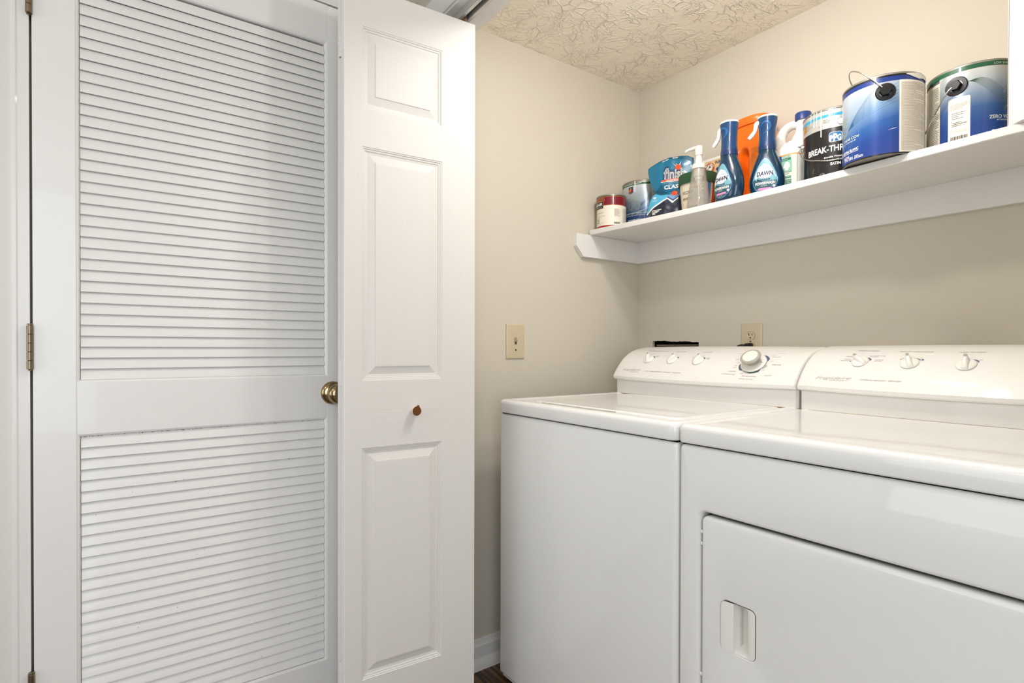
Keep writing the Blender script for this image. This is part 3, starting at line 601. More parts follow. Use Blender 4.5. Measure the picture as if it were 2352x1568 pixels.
def machine(name, label, x0, x1, dy, opening=None):
    root = empty(name, ((x0 + x1) / 2, -.45, 0), label, 'washer' if 'wash' in name else 'dryer')
    zf = .8765; yf = -.80; b = MB(); rv = .012
    # shell: sides and back behind the pressed front
    rbox(b, x0, x1, -.785, -.11, .050, zf, .004, 0, 'enamel')
    if opening:
        ox0, ox1, oz0, oz1, orr = opening
        b.v = []; b.f = []; b.m = []; b.names = []
        b.box((x0, -.70, .050), (x1, -.11, zf), 'enamel')
        out = [(0, -.70), (0, -.788), (.0012, -.7935), (.005, -.7980), (.011, yf)]
        L1 = [[(p[0], h, p[1]) for p in rr(x0 + i, x1 - i, .050 + i, zf - i, max(.012 - i, .001), 6)] for i, h in out]
        inn = [(-.009, yf), (-.006, -.7994), (-.003, -.7970), (-.0008, -.7925), (0, -.787), (0, -.765)]
        L2 = [[(p[0], h, p[1]) for p in rr(ox0 + i, ox1 - i, oz0 + i, oz1 - i, orr - i, 6)] for i, h in inn]
        b.loft(L1 + L2, 'enamel')
        b.box((ox0 - .01, -.766, oz0 - .01), (ox1 + .01, -.764, oz1 + .01), 'gap_dark')
    else:
        b.v = []; b.f = []; b.m = []; b.names = []
        b.box((x0 + .0005, -.70, .050), (x1 - .0005, -.11, zf), 'enamel')
        b.loft([[(p[0], h, p[1]) for p in rr(x0 + i, x1 - i, .050 + i, zf - i, max(.010 - i, .001), 6)] for i, h in [(0, -.70), (0, -.788), (.0012, -.7935), (.005, -.7980), (.011, yf)]], 'enamel', cap1=True)
    cab = b.build('cabinet', root, origin=((x0 + x1) / 2, -.45, .05), angle=50)
    b = MB(); b.box((x0 + .006, -.792, zf - .002), (x1 - .006, -.12, zf + .006), 'gap_dark'); b.build('top_gap_shade', root, smooth=False)  # dark filler painting the shade of the gap under the top panel
    b = MB(); b.box((x0 + .012, -.775, .022), (x1 - .012, -.13, .051), 'gap_dark')
    b.box((x0 + .004, -.786, .038), (x1 - .004, -.776, .052), 'enamel'); b.build('base_frame', root, smooth=False)
    for fx, fy in ((x0 + .05, -.765), (x1 - .05, -.765), (x0 + .05, -.15), (x1 - .05, -.15)):
        b = MB(); b.lathe([(0, 0), (.020, 0), (.022, .004), (.020, .010), (.010, .013), (.007, .016), (.007, .04), (0, .04)], 'steel_dull', 20, c=(fx, fy, 0)); b.build('leveling_foot', root)
    return root, cab
# ---- washer
WX0, WX1 = .1378, .8235
wm, _ = machine('washing_machine', 'white top-loading washing machine in the closet corner, beside the left wall', WX0, WX1, 0)
b = MB(); z0, z1 = .8797, .9210
x0, x1, y0, y1 = WX0 - .0012, WX1 + .0008, -.8065, -.108
rings(b, [(.004, z0), (.001, z0 + .001), (0, z0 + .004), (0, z1 - .013), (.0012, z1 - .0075), (.005, z1 - .0030), (.012, z1 - .0006), (.020, z1), (.034, z1 - .0006), (.040, z1 - .0026), (.046, z1 - .0036)], x0, x1, y0, y1, .022, XY, 'enamel', cap0=True, cap1=True, n=7); b.build('top_panel', wm, angle=60)
b = MB(); lz = z1 - .0036
rings(b, [(0, lz), (.0004, lz + .0035), (.003, lz + .0052), (.010, lz + .0056), (.020, lz + .0046), (.04, lz + .0043)], .2450, .7950, -.7560, -.3150, .030, XY, 'enamel', cap1=True, n=7)
lid = b.build('lid', wm, angle=60)
b = MB(); b.tube([(.30, -.757, lz + .0015), (.45, -.760, lz + .0015), (.60, -.757, lz + .0015)], .0014, 'knob_grey', 6); b.build('lid_seam', wm)
W_TXT=[
('WASH/RINSE TEMPERATURES',0.2297,0.1401,0.3287,0.1347),
('EXTRA RINSE',0.3647,0.1329,0.4056,0.1330),
('LOAD SIZE',0.4754,0.1305,0.5073,0.1302),
('WARM',0.2727,0.1102,0.2866,0.1104),
('COLD',0.2982,0.1017,0.3127,0.1014),
('COLD',0.3007,0.0968,0.3141,0.0965),
('ON',0.3994,0.1012,0.4062,0.1013),
('MINI',0.4554,0.0953,0.4622,0.0950),
('LARGE',0.4889,0.1037,0.4987,0.1040),
('SUPER',0.5106,0.0945,0.5228,0.0948),
('RESET',0.5142,0.0883,0.5258,0.0886),
('GALLERY',0.2233,0.0201,0.2650,0.0215),
('ULTRA',0.2908,0.0264,0.3104,0.0270),
('COMMERCIAL HEAVY DUTY',0.3145,0.0264,0.3699,0.0272),
('SUPER CAPACITY',0.3754,0.0266,0.4085,0.0268),
('2 SPEED MOTOR',0.4131,0.0261,0.4454,0.0267),
('Frigidaire',0.1861,0.0230,0.2691,0.0266),
('ACTIVEWEAR',0.6030,0.1222,0.6311,0.1229),
('SOAK',0.6151,0.0889,0.6266,0.0892),
('OFF',0.6260,0.0742,0.6345,0.0745),
('SPIN',0.6238,0.0626,0.6329,0.0628),
('RINSE',0.6221,0.0555,0.6335,0.0559),
('HANDWASH',0.6129,0.0403,0.6376,0.0404),
('OFF',0.6548,0.0325,0.6623,0.0328),
('KNITS/DELICATES',0.5944,0.0301,0.6380,0.0288),
('PERM PRESS/PREWASH',0.6612,0.0246,0.7058,0.0241),
('COLORS',0.7279,0.0281,0.7480,0.0285),
('OFF',0.7143,0.0471,0.7220,0.0470),
('EXTRA RINSE',0.7364,0.0679,0.7625,0.0678),
('OFF',0.7251,0.0827,0.7329,0.0828),
('POWER SPIN',0.7212,0.1029,0.7461,0.1032),
('RINSE',0.7158,0.1113,0.7263,0.1116),
('WHITES',0.7291,0.1251,0.7479,0.1252),
('Pull To Start - Push To Stop',0.6568,0.0155,0.6997,0.0144),
]
D_TXT=[
('TEMPERATURES',0.9393,0.1439,0.9911,0.1423),
('END OF CYCLE SIGNAL',1.0385,0.1391,1.1093,0.1380),
('TURN TO START',1.1561,0.1372,1.2063,0.1373),
('Frigidaire',0.8750,0.0220,0.9596,0.0259),
('GALLERY',0.9118,0.0214,0.9546,0.0222),
('COMMERCIAL HEAVY DUTY',0.9832,0.0275,1.0403,0.0276),
('DRUM LIGHT',1.0461,0.0280,1.0727,0.0281),
('MEDIUM',0.9260,0.1075,0.9414,0.1078),
('WHITES',0.9254,0.0943,0.9409,0.0947),
('HIGH HEAT',0.9180,0.0891,0.9414,0.0893),
('KNITS/DELICATES',0.9795,0.1127,1.0156,0.1123),
('LOW HEAT',0.9800,0.1075,1.0014,0.1074),
('AIR FLUFF',0.9975,0.0945,1.0165,0.0951),
('NO HEAT',0.9969,0.0898,1.0154,0.0903),
('OFF',1.0897,0.1046,1.0972,0.1048),
('ON',1.2010,0.1006,1.2076,0.1008),
('ON',1.0539,0.1042,1.0576,0.1043),
]

SW, co = console(wm, .145, .822, 0, 0, W_TXT, W_MARKS)
for kx, kt, an in ((.2800, .0805, 108), (.3835, .0810, 52), (.4865, .0805, 62)): small_knob(SW, co, kx, kt, an)
p, u, v, n = frame_at(SW, DX, DT_); ax = Matrix((u, v, n)).transposed()
b = MB(); b.lathe([(0, .001), (.0368, .001), (.0372, .0022), (.0362, .0034), (.0345, .0040), (.030, .0046), (.022, .0056), (.0165, .0062)], 'knob_plastic', 56, c=p, axis=ax); b.lathe([(.0372, .0004), (.0384, .0004), (.0384, .0008), (.0372, .0009)], 'knob_grey', 56, c=p, axis=ax)
b.add([tuple(p + ax @ Vector(q)) for q in ((.021, -.0006, .0065), (.028, -.0006, .0055), (.028, .0006, .0055), (.021, .0006, .0065))], [(0, 1, 2, 3)], 'ink_black'); b.build('timer_dial', co, origin=tuple(p), angle=50)
b = MB(); b.lathe([(.018, .005), (.0175, .010), (.0185, .015), (.0225, .019), (.0265, .0215), (.0290, .0235), (.0298, .0262), (.0290, .0285), (.0268, .0298)], 'knob_grey', 48, c=p, axis=ax); b.lathe([(.0268, .0298), (.0215, .0305)], 'knob_grey', 48, c=p, axis=ax); b.lathe([(.0222, .0303), (.0215, .0312), (.017, .0318), (0, .0320)], 'knob_plastic', 48, c=p, axis=ax); b.build('timer_knob', co, origin=tuple(p), angle=50)
# ---- dryer
GX0, GX1 = .8285, 1.5140
OP = (.8828, 1.4600, .150, .7405, .014)
dr, _ = machine('clothes_dryer', 'white front-loading clothes dryer with a hinged door, right of the washer', GX0, GX1, 0, OP)
b = MB(); x0, x1 = GX0 - .0012, GX1 + .0012
rings(b, [(.004, z0), (.001, z0 + .001), (0, z0 + .004), (0, z1 - .013), (.0012, z1 - .0075), (.005, z1 - .0030), (.012, z1 - .0006), (.022, z1 - .0002), (.030, z1 - .0012), (.040, z1 - .0016)], x0, x1, y0, y1, .020, XY, 'enamel', cap0=True, cap1=True, n=7); b.build('top_panel', dr, angle=60)
SD, co2 = console(dr, .829, 1.506, -.011, .002, D_TXT, D_MARKS)
for kx, kt, an in ((.9665, .0865, 150), (1.0755, .0850, 112), (1.1825, .0840, 95)): small_knob(SD, co2, kx, kt, an)
# door with a hole for the pull
hx0, hx1, hz0, hz1 = .9375, 1.0085, .4815, .5795
b = MB(); out = [(.004, -.766), (0, -.770), (0, -.7945), (.0010, -.7985), (.0035, -.8008), (.008, -.8015), (.02, -.8020)]
L1 = [[(q[0], h, q[1]) for q in rr(.8878 + i, 1.4550 - i, .1550 + i, .7350 - i, max(.013 - i, .001), 6)] for i, h in out]
L2 = [[(q[0], h, q[1]) for q in rr(hx0 + i, hx1 - i, hz0 + i, hz1 - i, .011 - i * .5, 6)] for i, h in [(-.003, -.8022), (-.001, -.8018), (0, -.8005), (0, -.768)]]
b.loft(L1 + L2, 'enamel'); dd = b.build('dryer_door', dr, origin=(1.17, -.79, .44), angle=50)
def hy(a, c):   # pull insert: a across, c up (0..1)
    e = min(1, min(c, 1 - c) / .10); e = e * e * (3 - 2 * e); X = a * .070
    if X <= .0255: base = -.8030 - .0032 * math.sin(math.pi * min(1, X / .0255 * .5 + .5)) * min(1, (.0255 - X) / .004 + .15); d = base if True else 0
    else:
        q = (X - .0255) / .030; d = -.7720 - (.0297 * (min(1, q) ** 1.35)); d = d * e + -.8015 * (1 - e)
    return d
b = MB(); cols = [0, .002, .006, .012, .018, .0225, .0248, .0254, .0256] + [.0256 + .030 * k / 12 for k in range(1, 13)] + [.062, .066, .070]
rows = [0, .006, .012, .02, .03, .045, .06, .08, .1, .13] + [.16 + .68 * k / 10 for k in range(11)] + [.87, .9, .92, .94, .955, .97, .98, .988, .994, 1]
nx = len(cols); vs = []; 
for c in rows:
    for X in cols:
        xx = hx0 + .0005 + X; zz = hz0 + .0006 + c * .0968; r_ = .0105   # pull outline corners rounded
        cx = min(max(xx, hx0 + r_), hx1 - r_); cz = min(max(zz, hz0 + r_), hz1 - r_); dx_, dz_ = xx - cx, zz - cz; L_ = math.hypot(dx_, dz_); m_ = max(abs(dx_), abs(dz_))
        if L_ > 1e-6 and dx_ and dz_: s_ = m_ / L_; xx, zz = cx + dx_ * s_, cz + dz_ * s_
        vs.append((xx, hy(X / .07, c), zz))
b.add(vs, [(j * nx + i, j * nx + i + 1, (j + 1) * nx + i + 1, (j + 1) * nx + i) for j in range(len(rows) - 1) for i in range(nx - 1)], 'white_gloss'); b.build('door_pull', dd, origin=(hx0, -.80, .53), angle=55)['label'] = 'recessed ivory plastic pull'
for z in (.6985, .6740, .4004):
    b = MB(); b.lathe([(.0042, 0), (.0040, .0015), (.0030, .0030), (.0015, .0038), (0, .0040)], 'enamel', 16, c=(.8845, -.7935, z), axis=Matrix(((1, 0, 0), (0, 0, -1), (0, 1, 0)))); b.build('door_bumper', dr)
# ================================================================== THINGS ON THE SHELF
def cyl(c, z0, r):
    """map (arc angle in degrees, height above base) -> world, label skin"""
    return lambda a, h, e=0: (c[0] + (r + e) * math.cos(R(a)), c[1] + (r + e) * math.sin(R(a)), z0 + h)
def patch(b, F, a0, a1, h0, h1, m, e=.0006, fh0=None, fh1=None):
    n = max(2, int(abs(a1 - a0) / 4)); 
    b.grid(lambda i, j: F(a0 + (a1 - a0) * i, (h0 + (h1 - h0) * j), e), n, max(1, int(abs(h1 - h0) / .03)), m)
def cpoly(b, F, pts, m, e=.0008, ml=.006, r=.087):
    k = 180 / math.pi / r; b.poly([(a / k, h) for a, h in pts], lambda x, y: F(x * k, y, e), m, ml)
def ctext(b, F, st, a0, a1, h, cap=None, m='white', e=.0009, r=.087, h1=None, **kw):
    k = 180 / math.pi / r; L_ = (a1 - a0) / k; sl = ((h1 - h) / L_) if h1 is not None else 0
    b.text(st, lambda x, y: F(a0 + x * k, h + y + x * sl, e), 0, 0, w=L_, h=cap, m=m, **kw)
def scribble(b, F, a0, a1, h0, h1, m, pitch=.0026, lh=.0012, r=.087, seed=1, e=.0010):
    """rows of tiny illegible print: broken dashes"""
    rnd = random.Random(seed); h = h1
    while h > h0:
        a = a0; end = a1 if rnd.random() < .7 else a0 + (a1 - a0) * rnd.uniform(.4, .95)
        while a < end:
            w_ = rnd.uniform(1.2, 4.0) * .087 / r * .5
            a2 = min(a + w_, end); b.add([F(a, h, e), F(a2, h, e), F(a2, h + lh, e), F(a, h + lh, e)], [(0, 1, 2, 3)], m); a = a2 + rnd.uniform(.4, .8) * .087 / r * .6
        h -= pitch
def can_body(root, c, z0, r, h, m_rim='steel', m_body='steel_dull', seam=None):
    b = MB(); b.lathe([(0, z0 + .003), (r - .004, z0 + .003), (r - .003, z0), (r + .0008, z0), (r + .0012, z0 + .0022), (r, z0 + .004), (r, z0 + h - .006), (r + .0016, z0 + h - .0045), (r + .0020, z0 + h - .0015), (r + .0008, z0 + h), (r - .003, z0 + h), (r - .004, z0 + h - .004), (r - .010, z0 + h - .0045), (r - .012, z0 + h - .001), (r - .017, z0 + h - .001), (r - .019, z0 + h - .005), (0, z0 + h - .005)], m_body, 72, c=(c[0], c[1], 0))
    return b.build('can_body', root, origin=(c[0], c[1], z0), angle=30)
def ear(root, F, a, h, r, c, z0, m='black_plastic', rad=.0205):
    n = Vector((math.cos(R(a)), math.sin(R(a)), 0)); u = Vector((-n.y, n.x, 0)); ax = Matrix((u, Vector((0, 0, 1)), n)).transposed(); p = Vector(F(a, h, 0)) - n * .0035
    b = MB(); b.lathe([(rad, 0), (rad, .0038), (rad - .0015, .0052), (.0125, .0060)], m, 40, c=p, axis=ax)
    b.lathe([(.0125, .0055), (.0118, .0145), (.0108, .0155), (0, .0155)], m, 6, c=p, axis=ax); b.lathe([(.0055, .0156), (.0035, .0140), (0, .0138)], 'black_rubber', 16, c=p, axis=ax)
    return b.build('handle_ear', root, angle=30), p + n * .015
CZ = lambda x: shz(x)
# --- 1 quart of primer
c = (.0671, -.2305); r = .0555; z0 = CZ(.067); F = cyl(c, z0, r)
t = empty('paint_can', (c[0], c[1], z0), 'small quart can of primer with crimson band and cream label, at the shelf corner', 'paint can')
can_body(t, c, z0, r, .1255)
b = MB(); patch(b, F, -180, 180, .009, .0835, 'label_cream'); patch(b, F, -180, 180, .0835, .1165, 'crimson', .0007); patch(b, F, -180, 180, .0840, .0852, 'gold', .0009); patch(b, F, -180, 180, .1165, .1180, 'gold', .0009); patch(b, F, -180, 180, .1180, .1205, 'deep_black', .0009)
patch(b, F, -180, 180, .0035, .0090, 'crimson_low', .0007); patch(b, F, 0, 60, .009, .078, 'paper_white', .0009)
patch(b, F, -150, -77.5, .0735, .1015, 'gold', .0010); patch(b, F, -150, -79, .0748, .1000, 'deep_black', .0013)
b.build('label', t, angle=30)
b = MB(); K = dict(r=r); ctext(b, F, 'BEHR', -132, -81, .0855, .0105, 'white', e=.0016, bold=.02, shear=.1, **K); ctext(b, F, 'PREMIUM PLUS', -130, -83, .0775, .004, 'silver_label', e=.0016, **K)
ctext(b, F, 'PVA PRIMER', -135, -75, .0555, .0055, 'ink_grey', **K); ctext(b, F, 'INTERIOR DRYWALL PRIMER', -135, -69.5, .0440, .0030, 'ink_brown', **K); ctext(b, F, '& SEALER', -120, -94, .0375, .0030, 'ink_brown', **K)
patch(b, F, -116, -99.5, .0205, .0345, 'moss', .0010); patch(b, F, -111, -104.5, .0240, .0310, 'paper_white', .0014)
scribble(b, F, -131, -72, .1010, .1120, 'gold', .0048, .0018, r, 3, .0014); scribble(b, F, -34, -11, .041, .068, 'ink_brown', .0026, .0009, r, 5, .0012); scribble(b, F, 3, 58, .012, .072, 'ink_brown', .0024, .0009, r, 6, .0013); scribble(b, F, -116, -76, .016, .019, 'ink_grey', .0025, .0008, r, 4, .0012)
a = -34.6
while a < -10.5: w_ = random.uniform(.5, 1.8); b.add([F(a, .0130, .0012), F(a + w_, .0130, .0012), F(a + w_, .0200, .0012), F(a, .0200, .0012)], [(0, 1, 2, 3)], 'ink_black'); a += w_ + random.uniform(.5, 1.4)
b.build('label_print', t, smooth=False)
# --- 2 gallon, grey-blue gradient label
c = (.1095, -.0915); r = .0830; z0 = CZ(.12); F = cyl(c, z0, r); H = .1890
t = empty('paint_can', (c[0], c[1], z0), 'gallon can with grey to navy label numbered 200, partly behind the small primer can', 'paint can')
can_body(t, c, z0, r, H)
b = MB(); patch(b, F, -180, 180, .004, .1700, 'grad_grey_blue', .0006); patch(b, F, -180, 180, .1700, .1790, 'green_band', .0008); patch(b, F, -180, 180, .1693, .1702, 'paper_white', .0009)
patch(b, F, -29, 20, .060, .160, 'paper_white', .0009)
b.build('label', t, angle=30)
b = MB(); K = dict(r=r); patch(b, F, -92.3, -79, .1420, .1655, 'navy', .0010); patch(b, F, -92.3, -79, .1335, .1420, 'silver_label', .0010); scribble(b, F, -91, -80, .1345, .1400, 'navy', .0030, .0014, r, 2, .0014)
cpoly(b, F, [(-88.8 + 3.4 * math.cos(R(q)), .1500 + .0052 * math.sin(R(q))) for q in range(0, 360, 30)], 'orange_red', .0014, r=r); cpoly(b, F, [(-87.2, .1625), (-84.4, .1625), (-83.2, .1540), (-88, .1540)], 'gold', .0014, r=r); cpoly(b, F, [(-85.8 + 3.2 * math.cos(R(q)), .1500 + .0050 * math.sin(R(q))) for q in range(0, 360, 30)], 'orange_red', .0015, r=r)
ctext(b, F, 'ProMar', -109, -56.5, .1110, .0150, 'pale_green', e=.0009, outline=.022, **K); ctext(b, F, '200', -114.5, -57, .0750, .0330, 'pale_green', e=.0009, outline=.020, **K); ctext(b, F, '200', -114.5, -57, .0750, .0330, 'green_ink', e=.0013, outline=.006, **K)
ctext(b, F, 'ZERO VOC / SANS COV', -104, -40, .0595, .0060, 'pale_green', **K); ctext(b, F, 'INTERIOR LATEX / LATEX INTERIEUR', -103, -46, .0530, .0028, 'white', **K); ctext(b, F, 'EXTRA WHITE / EXTRA BLANC', -94, -46, .0340, .0060, 'white', bold=.015, **K); scribble(b, F, -110, -56, .1725, .1745, 'paper_white', .005, .0022, r, 9, .0012)
for q in range(7): cpoly(b, F, [(-58, .0860 + q * .0012), (-29, .1200 + q * .0034), (-29, .1206 + q * .0034), (-58, .0866 + q * .0012)], 'fin_navy', .0010, r=r)
cpoly(b, F, [(-100, .0625), (-70, .0650), (-50, .0725), (-38, .0810), (-38, .0800), (-50, .0712), (-70, .0638), (-100, .0618)], 'pale_green', .0012, r=r)
patch(b, F, -74.2, -71.4, .1440, .1850, 'paper_white', .0016); b.lathe([(0, 0), (.0021, 0), (.0021, .001), (0, .0014)], 'paper_white', 10, c=F(-72.8, .1440, .0006), axis=Matrix(((1, 0, 0), (0, 0, -1), (0, 1, 0))))
scribble(b, F, -28, 18, .064, .156, 'ink_black', .0034, .0014, r, 12, .0013)
b.build('label_print', t, smooth=False)
# --- 3 detergent tablet pouch
POUCH={
'outline': [(-0.0141, 0.2109), (0.0017, 0.2181), (0.0329, 0.2306), (0.0637, 0.2381), (0.1019, 0.2385), (0.1301, 0.235), (0.151, 0.2242), (0.1511, 0.2101), (0.1428, 0.1785), (0.1337, 0.1358), (0.1276, 0.1052), (0.1232, 0.0504), (0.1091, 0.0459), (0.071, 0.0412), (-0.0243, 0.0318), (-0.0177, 0.0556), (-0.0044, 0.0883), (0.0137, 0.1152), (0.002, 0.1446), (-0.0098, 0.1758), (-0.0141, 0.1945)] ,
'seal': [(-0.0141, 0.2109), (0.0017, 0.2181), (0.0329, 0.2306), (0.0637, 0.2381), (0.1019, 0.2385), (0.1301, 0.235), (0.151, 0.2242), (0.1511, 0.2101), (0.1271, 0.2206), (0.102, 0.2282), (0.0637, 0.2325), (0.033, 0.2282), (0.0017, 0.2156)] ,
'lightblue': [(0.0137, 0.1135), (0.0384, 0.1043), (0.0659, 0.1021), (0.0636, 0.0895), (0.0385, 0.0793), (0.0057, 0.0625), (-0.0176, 0.0441), (-0.0243, 0.0318), (-0.016, 0.0554), (-0.0044, 0.0883)] ,
'stripe': [(0.0636, 0.0895), (0.066, 0.086), (0.0418, 0.0756), (0.009, 0.0588), (-0.0176, 0.0409), (-0.0176, 0.045), (0.0057, 0.0633), (0.0385, 0.0801)] ,
'navy': [(0.066, 0.086), (0.0963, 0.0938), (0.123, 0.0932), (0.1277, 0.0893), (0.1232, 0.0504), (0.1091, 0.0459), (0.071, 0.0412), (-0.0243, 0.0318), (-0.0176, 0.0409), (0.009, 0.0588), (0.0418, 0.0756)] ,
'brown': [(-0.0176, 0.0409), (-0.0009, 0.0535), (0.0107, 0.0586), (-0.0059, 0.0378), (-0.0176, 0.0335)] ,
'crease': [(0.0137, 0.116), (0.0417, 0.1039), (0.0707, 0.1025), (0.0707, 0.1046), (0.0416, 0.1071), (0.0137, 0.1184)] ,
'foldshade': [(0.0137, 0.1184), (0.0268, 0.1263), (0.0415, 0.1435), (0.0513, 0.1162), (0.0707, 0.1046), (0.0416, 0.1071)] ,
'finblob': [(0.0429, 0.1982), (0.0493, 0.21), (0.0606, 0.2105), (0.0671, 0.2006), (0.0687, 0.1907), (0.0863, 0.191), (0.1069, 0.1876), (0.1147, 0.1863), (0.1234, 0.1643), (0.1023, 0.1581), (0.0544, 0.1585), (0.0447, 0.1592), (0.0511, 0.1678), (0.0446, 0.1818)] ,
'band': [(0.043, 0.1578), (0.1023, 0.1581), (0.1023, 0.1486), (0.039, 0.1512)] ,
'band2': [(0.039, 0.1512), (0.1023, 0.1486), (0.1024, 0.1467), (0.0382, 0.1485)] ,
'tab': [(0.0643, 0.0983), (0.0852, 0.0937), (0.1026, 0.0953), (0.1026, 0.0833), (0.0821, 0.0686), (0.0644, 0.0854)] ,
'tabtop': [(0.0643, 0.1015), (0.0851, 0.1017), (0.101, 0.0971), (0.1026, 0.0929), (0.0852, 0.0809), (0.0644, 0.095)] ,
'tabmid': [(0.0644, 0.095), (0.0852, 0.0809), (0.1026, 0.0929), (0.1026, 0.0889), (0.0852, 0.0761), (0.0644, 0.0902)] ,
'star': [(0.0782, 0.2155), (0.0926, 0.2027), (0.091, 0.2142), (0.0966, 0.2036), (0.1005, 0.2038), (0.1091, 0.2182), (0.1037, 0.1993), (0.099, 0.1977), (0.0926, 0.1995)] ,
}

PA = R(23); PD = Vector((math.cos(PA), math.sin(PA))); PN = Vector((math.sin(PA), -math.cos(PA))); P0_ = Vector((.41, -.105)) - PD * .2; zp = 1.533
def pbul(s, z):
    u_ = min(1, max(0, (s + .012) / .155)); v_ = z / .25
    bl = .024 * math.sin(math.pi * u_) ** .7 * (1 - max(0, v_) ** 2.2 * .93) if 0 < u_ < 1 else 0
    cr = -.010 * math.exp(-((z - .105 - .10 * (u_ - .5) ** 2) / .010) ** 2) * (1 - u_) * 1.2
    return max(bl, 0) + cr + .0022 * math.sin(s * 95 + z * 60) * math.sin(z * 75 - s * 40) * min(1, 4 * u_ * (1 - u_))
def PF(s, z, e=0): q = P0_ + PD * s + PN * (pbul(s, z) + e); return (q.x, q.y, zp + z)
def PB(s, z, e=0): q = P0_ + PD * s + PN * (-.7 * max(pbul(s, z), 0) - .002); return (q.x, q.y, zp + z)
t = empty('detergent_pouch', (PF(.06, 0)[0], PF(.06, 0)[1], zp), 'crumpled teal and navy dishwasher tablet pouch slumped against the 200 can', 'pouch')
ol = POUCH['outline']; ol = [p for p in ol if p[1] > .055 or True]
zmin = .0; ol2 = []
for s, z in ol: ol2.append((s, z))
ol2 = [p for p in ol2 if not (.045 < p[1] < .060 and p[0] > -.01 and p[0] < .135) ]; 
li = [i for i, p in enumerate(ol2)]
low = [(.128, .0), (-.030, .0)]
k_ = max(range(len(ol)), key=lambda i: 0)
ol3 = []; 
for i, p in enumerate(ol):
    if p[1] < .060 and p[0] > -.02:
        if not ol3 or ol3[-1] != 'B': ol3.append('B')
    else: ol3.append(p)
pol = []
for p in ol3: pol += ([(.128, 0.0), (.05, 0.0), (-.024, 0.0)] if p == 'B' else [p])
b = MB(); b.poly(pol, lambda s, z: PF(s, z, 0), 'pouch_teal', .006); b.poly(pol[::-1], lambda s, z: PB(s, z), 'pouch_teal', .010)
E_ = []
for i in range(len(pol)):
    a_, c_ = pol[i], pol[(i + 1) % len(pol)]; n_ = max(1, int(math.dist(a_, c_) / .006))
    for k in range(n_): E_.append((a_[0] + (c_[0] - a_[0]) * k / n_, a_[1] + (c_[1] - a_[1]) * k / n_))
b.loft([[PF(s, z) for s, z in E_], [PB(s, z) for s, z in E_]], 'pouch_teal'); b.build('pouch', t, angle=70)
b = MB()
def ext(pts): return [(s, z if z > .056 else (0.001 if s > -.1 else z)) for s, z in pts]
for nm, m_, e_ in (('seal', 'pouch_crease', .0006), ('foldshade', 'pouch_crease', .0008), ('lightblue', 'pouch_light', .0010), ('navy', 'pouch_navy', .0012), ('brown', 'pouch_brown', .0015), ('stripe', 'white', .0017), ('star', 'white', .0012), ('band', 'orange_red', .0016), ('band2', 'white', .0016), ('tab', 'white', .0018), ('tabtop', 'tab_blue', .0021), ('tabmid', 'fin_navy', .0021)):  # the waist fold patch is crease shade painted in darker teal
    pts = POUCH[nm]
    if nm in ('navy',): pts = [p for p in pts if p[1] > .054] ; pts = pts[:4] + [(.128, .056), (.126, .0), (-.022, .0)] + pts[4:]
    if nm == 'lightblue': pts = pts[:7] + [(-.026, .0)] + pts[8:]
    b.poly(pts, lambda s, z: PF(s, z, e_), m_, .006)
# navy wedge behind the italic word, then the word in outline
fb = [(.046, .158), (.048, .195), (.055, .206), (.064, .205), (.070, .190), (.098, .187), (.118, .185), (.1235, .160), (.100, .156)]
b.poly(fb, lambda s, z: PF(s, z, .0012), 'fin_navy', .006)
b.text('f', lambda s, z: PF(s, z, .0020), .0480, .1600, w=.0175, h=.0400, m='white', outline=.030); b.text('inish', lambda s, z: PF(s, z, .0020), .0630, .1598, w=.060, h=.0340, m='white', outline=.038)
b.lathe([(.0105, .001), (.0085, .0018), (0, .0020)], 'orange_red', 20, c=PF(.0985, .1978), axis=Matrix((PD.to_3d(), (0, 0, 1), PN.to_3d())).transposed())
b.text('POWERBALL', lambda s, z: PF(s, z, .0022), .0600, .1525 - .0020, w=.062, h=.0055, m='white', bold=.02); b.text('CLASSIC', lambda s, z: PF(s, z, .0020), .0520, .1225 - .0010, w=.080, h=.0135, m='white', bold=.03); b.text('Automatic dishwasher detergent', lambda s, z: PF(s, z, .0020), .044, .1425, w=.058, h=.0022, m='pale_green')
b.lathe([(.0125, .001), (.0105, .0030), (.0060, .0045), (0, .0050)], 'orange_red', 24, c=PF(.0886, .1012), axis=Matrix((PD.to_3d(), (0, 0, 1), PN.to_3d())).transposed())
b.text('600', lambda s, z: PF(s, z, .0014), .078, .2320, w=.018, h=.0045, m='white', bold=.02); b.text('25% BIG', lambda s, z: PF(s, z + (s - .05) * .25, .0014), .040, .2270, w=.024, h=.0045, m='white', bold=.02)
b.poly([(.0158 + .0062 * math.cos(R(q)), .0995 + .0062 * math.sin(R(q))) for q in range(180, 361, 20)], lambda s, z: PF(s, z, .0016), 'white', .006)
for q in range(4):
    b.poly([(.0060, .0500 - q * .0045), (.0430 - q * .008, .0500 - q * .0045), (.0430 - q * .008, .0525 - q * .0045), (.0060, .0525 - q * .0045)], lambda s, z: PF(s, z, .0018), 'paper_white', .006)
    if q < 2: b.poly([(.006 + q * -.001, .0885 - q * .0040), (.026, .0885 - q * .0040), (.026, .0895 - q * .0040), (.006, .0895 - q * .0040)], lambda s, z: PF(s, z, .0018), 'white', .006)
b.build('pouch_print', t, smooth=False)
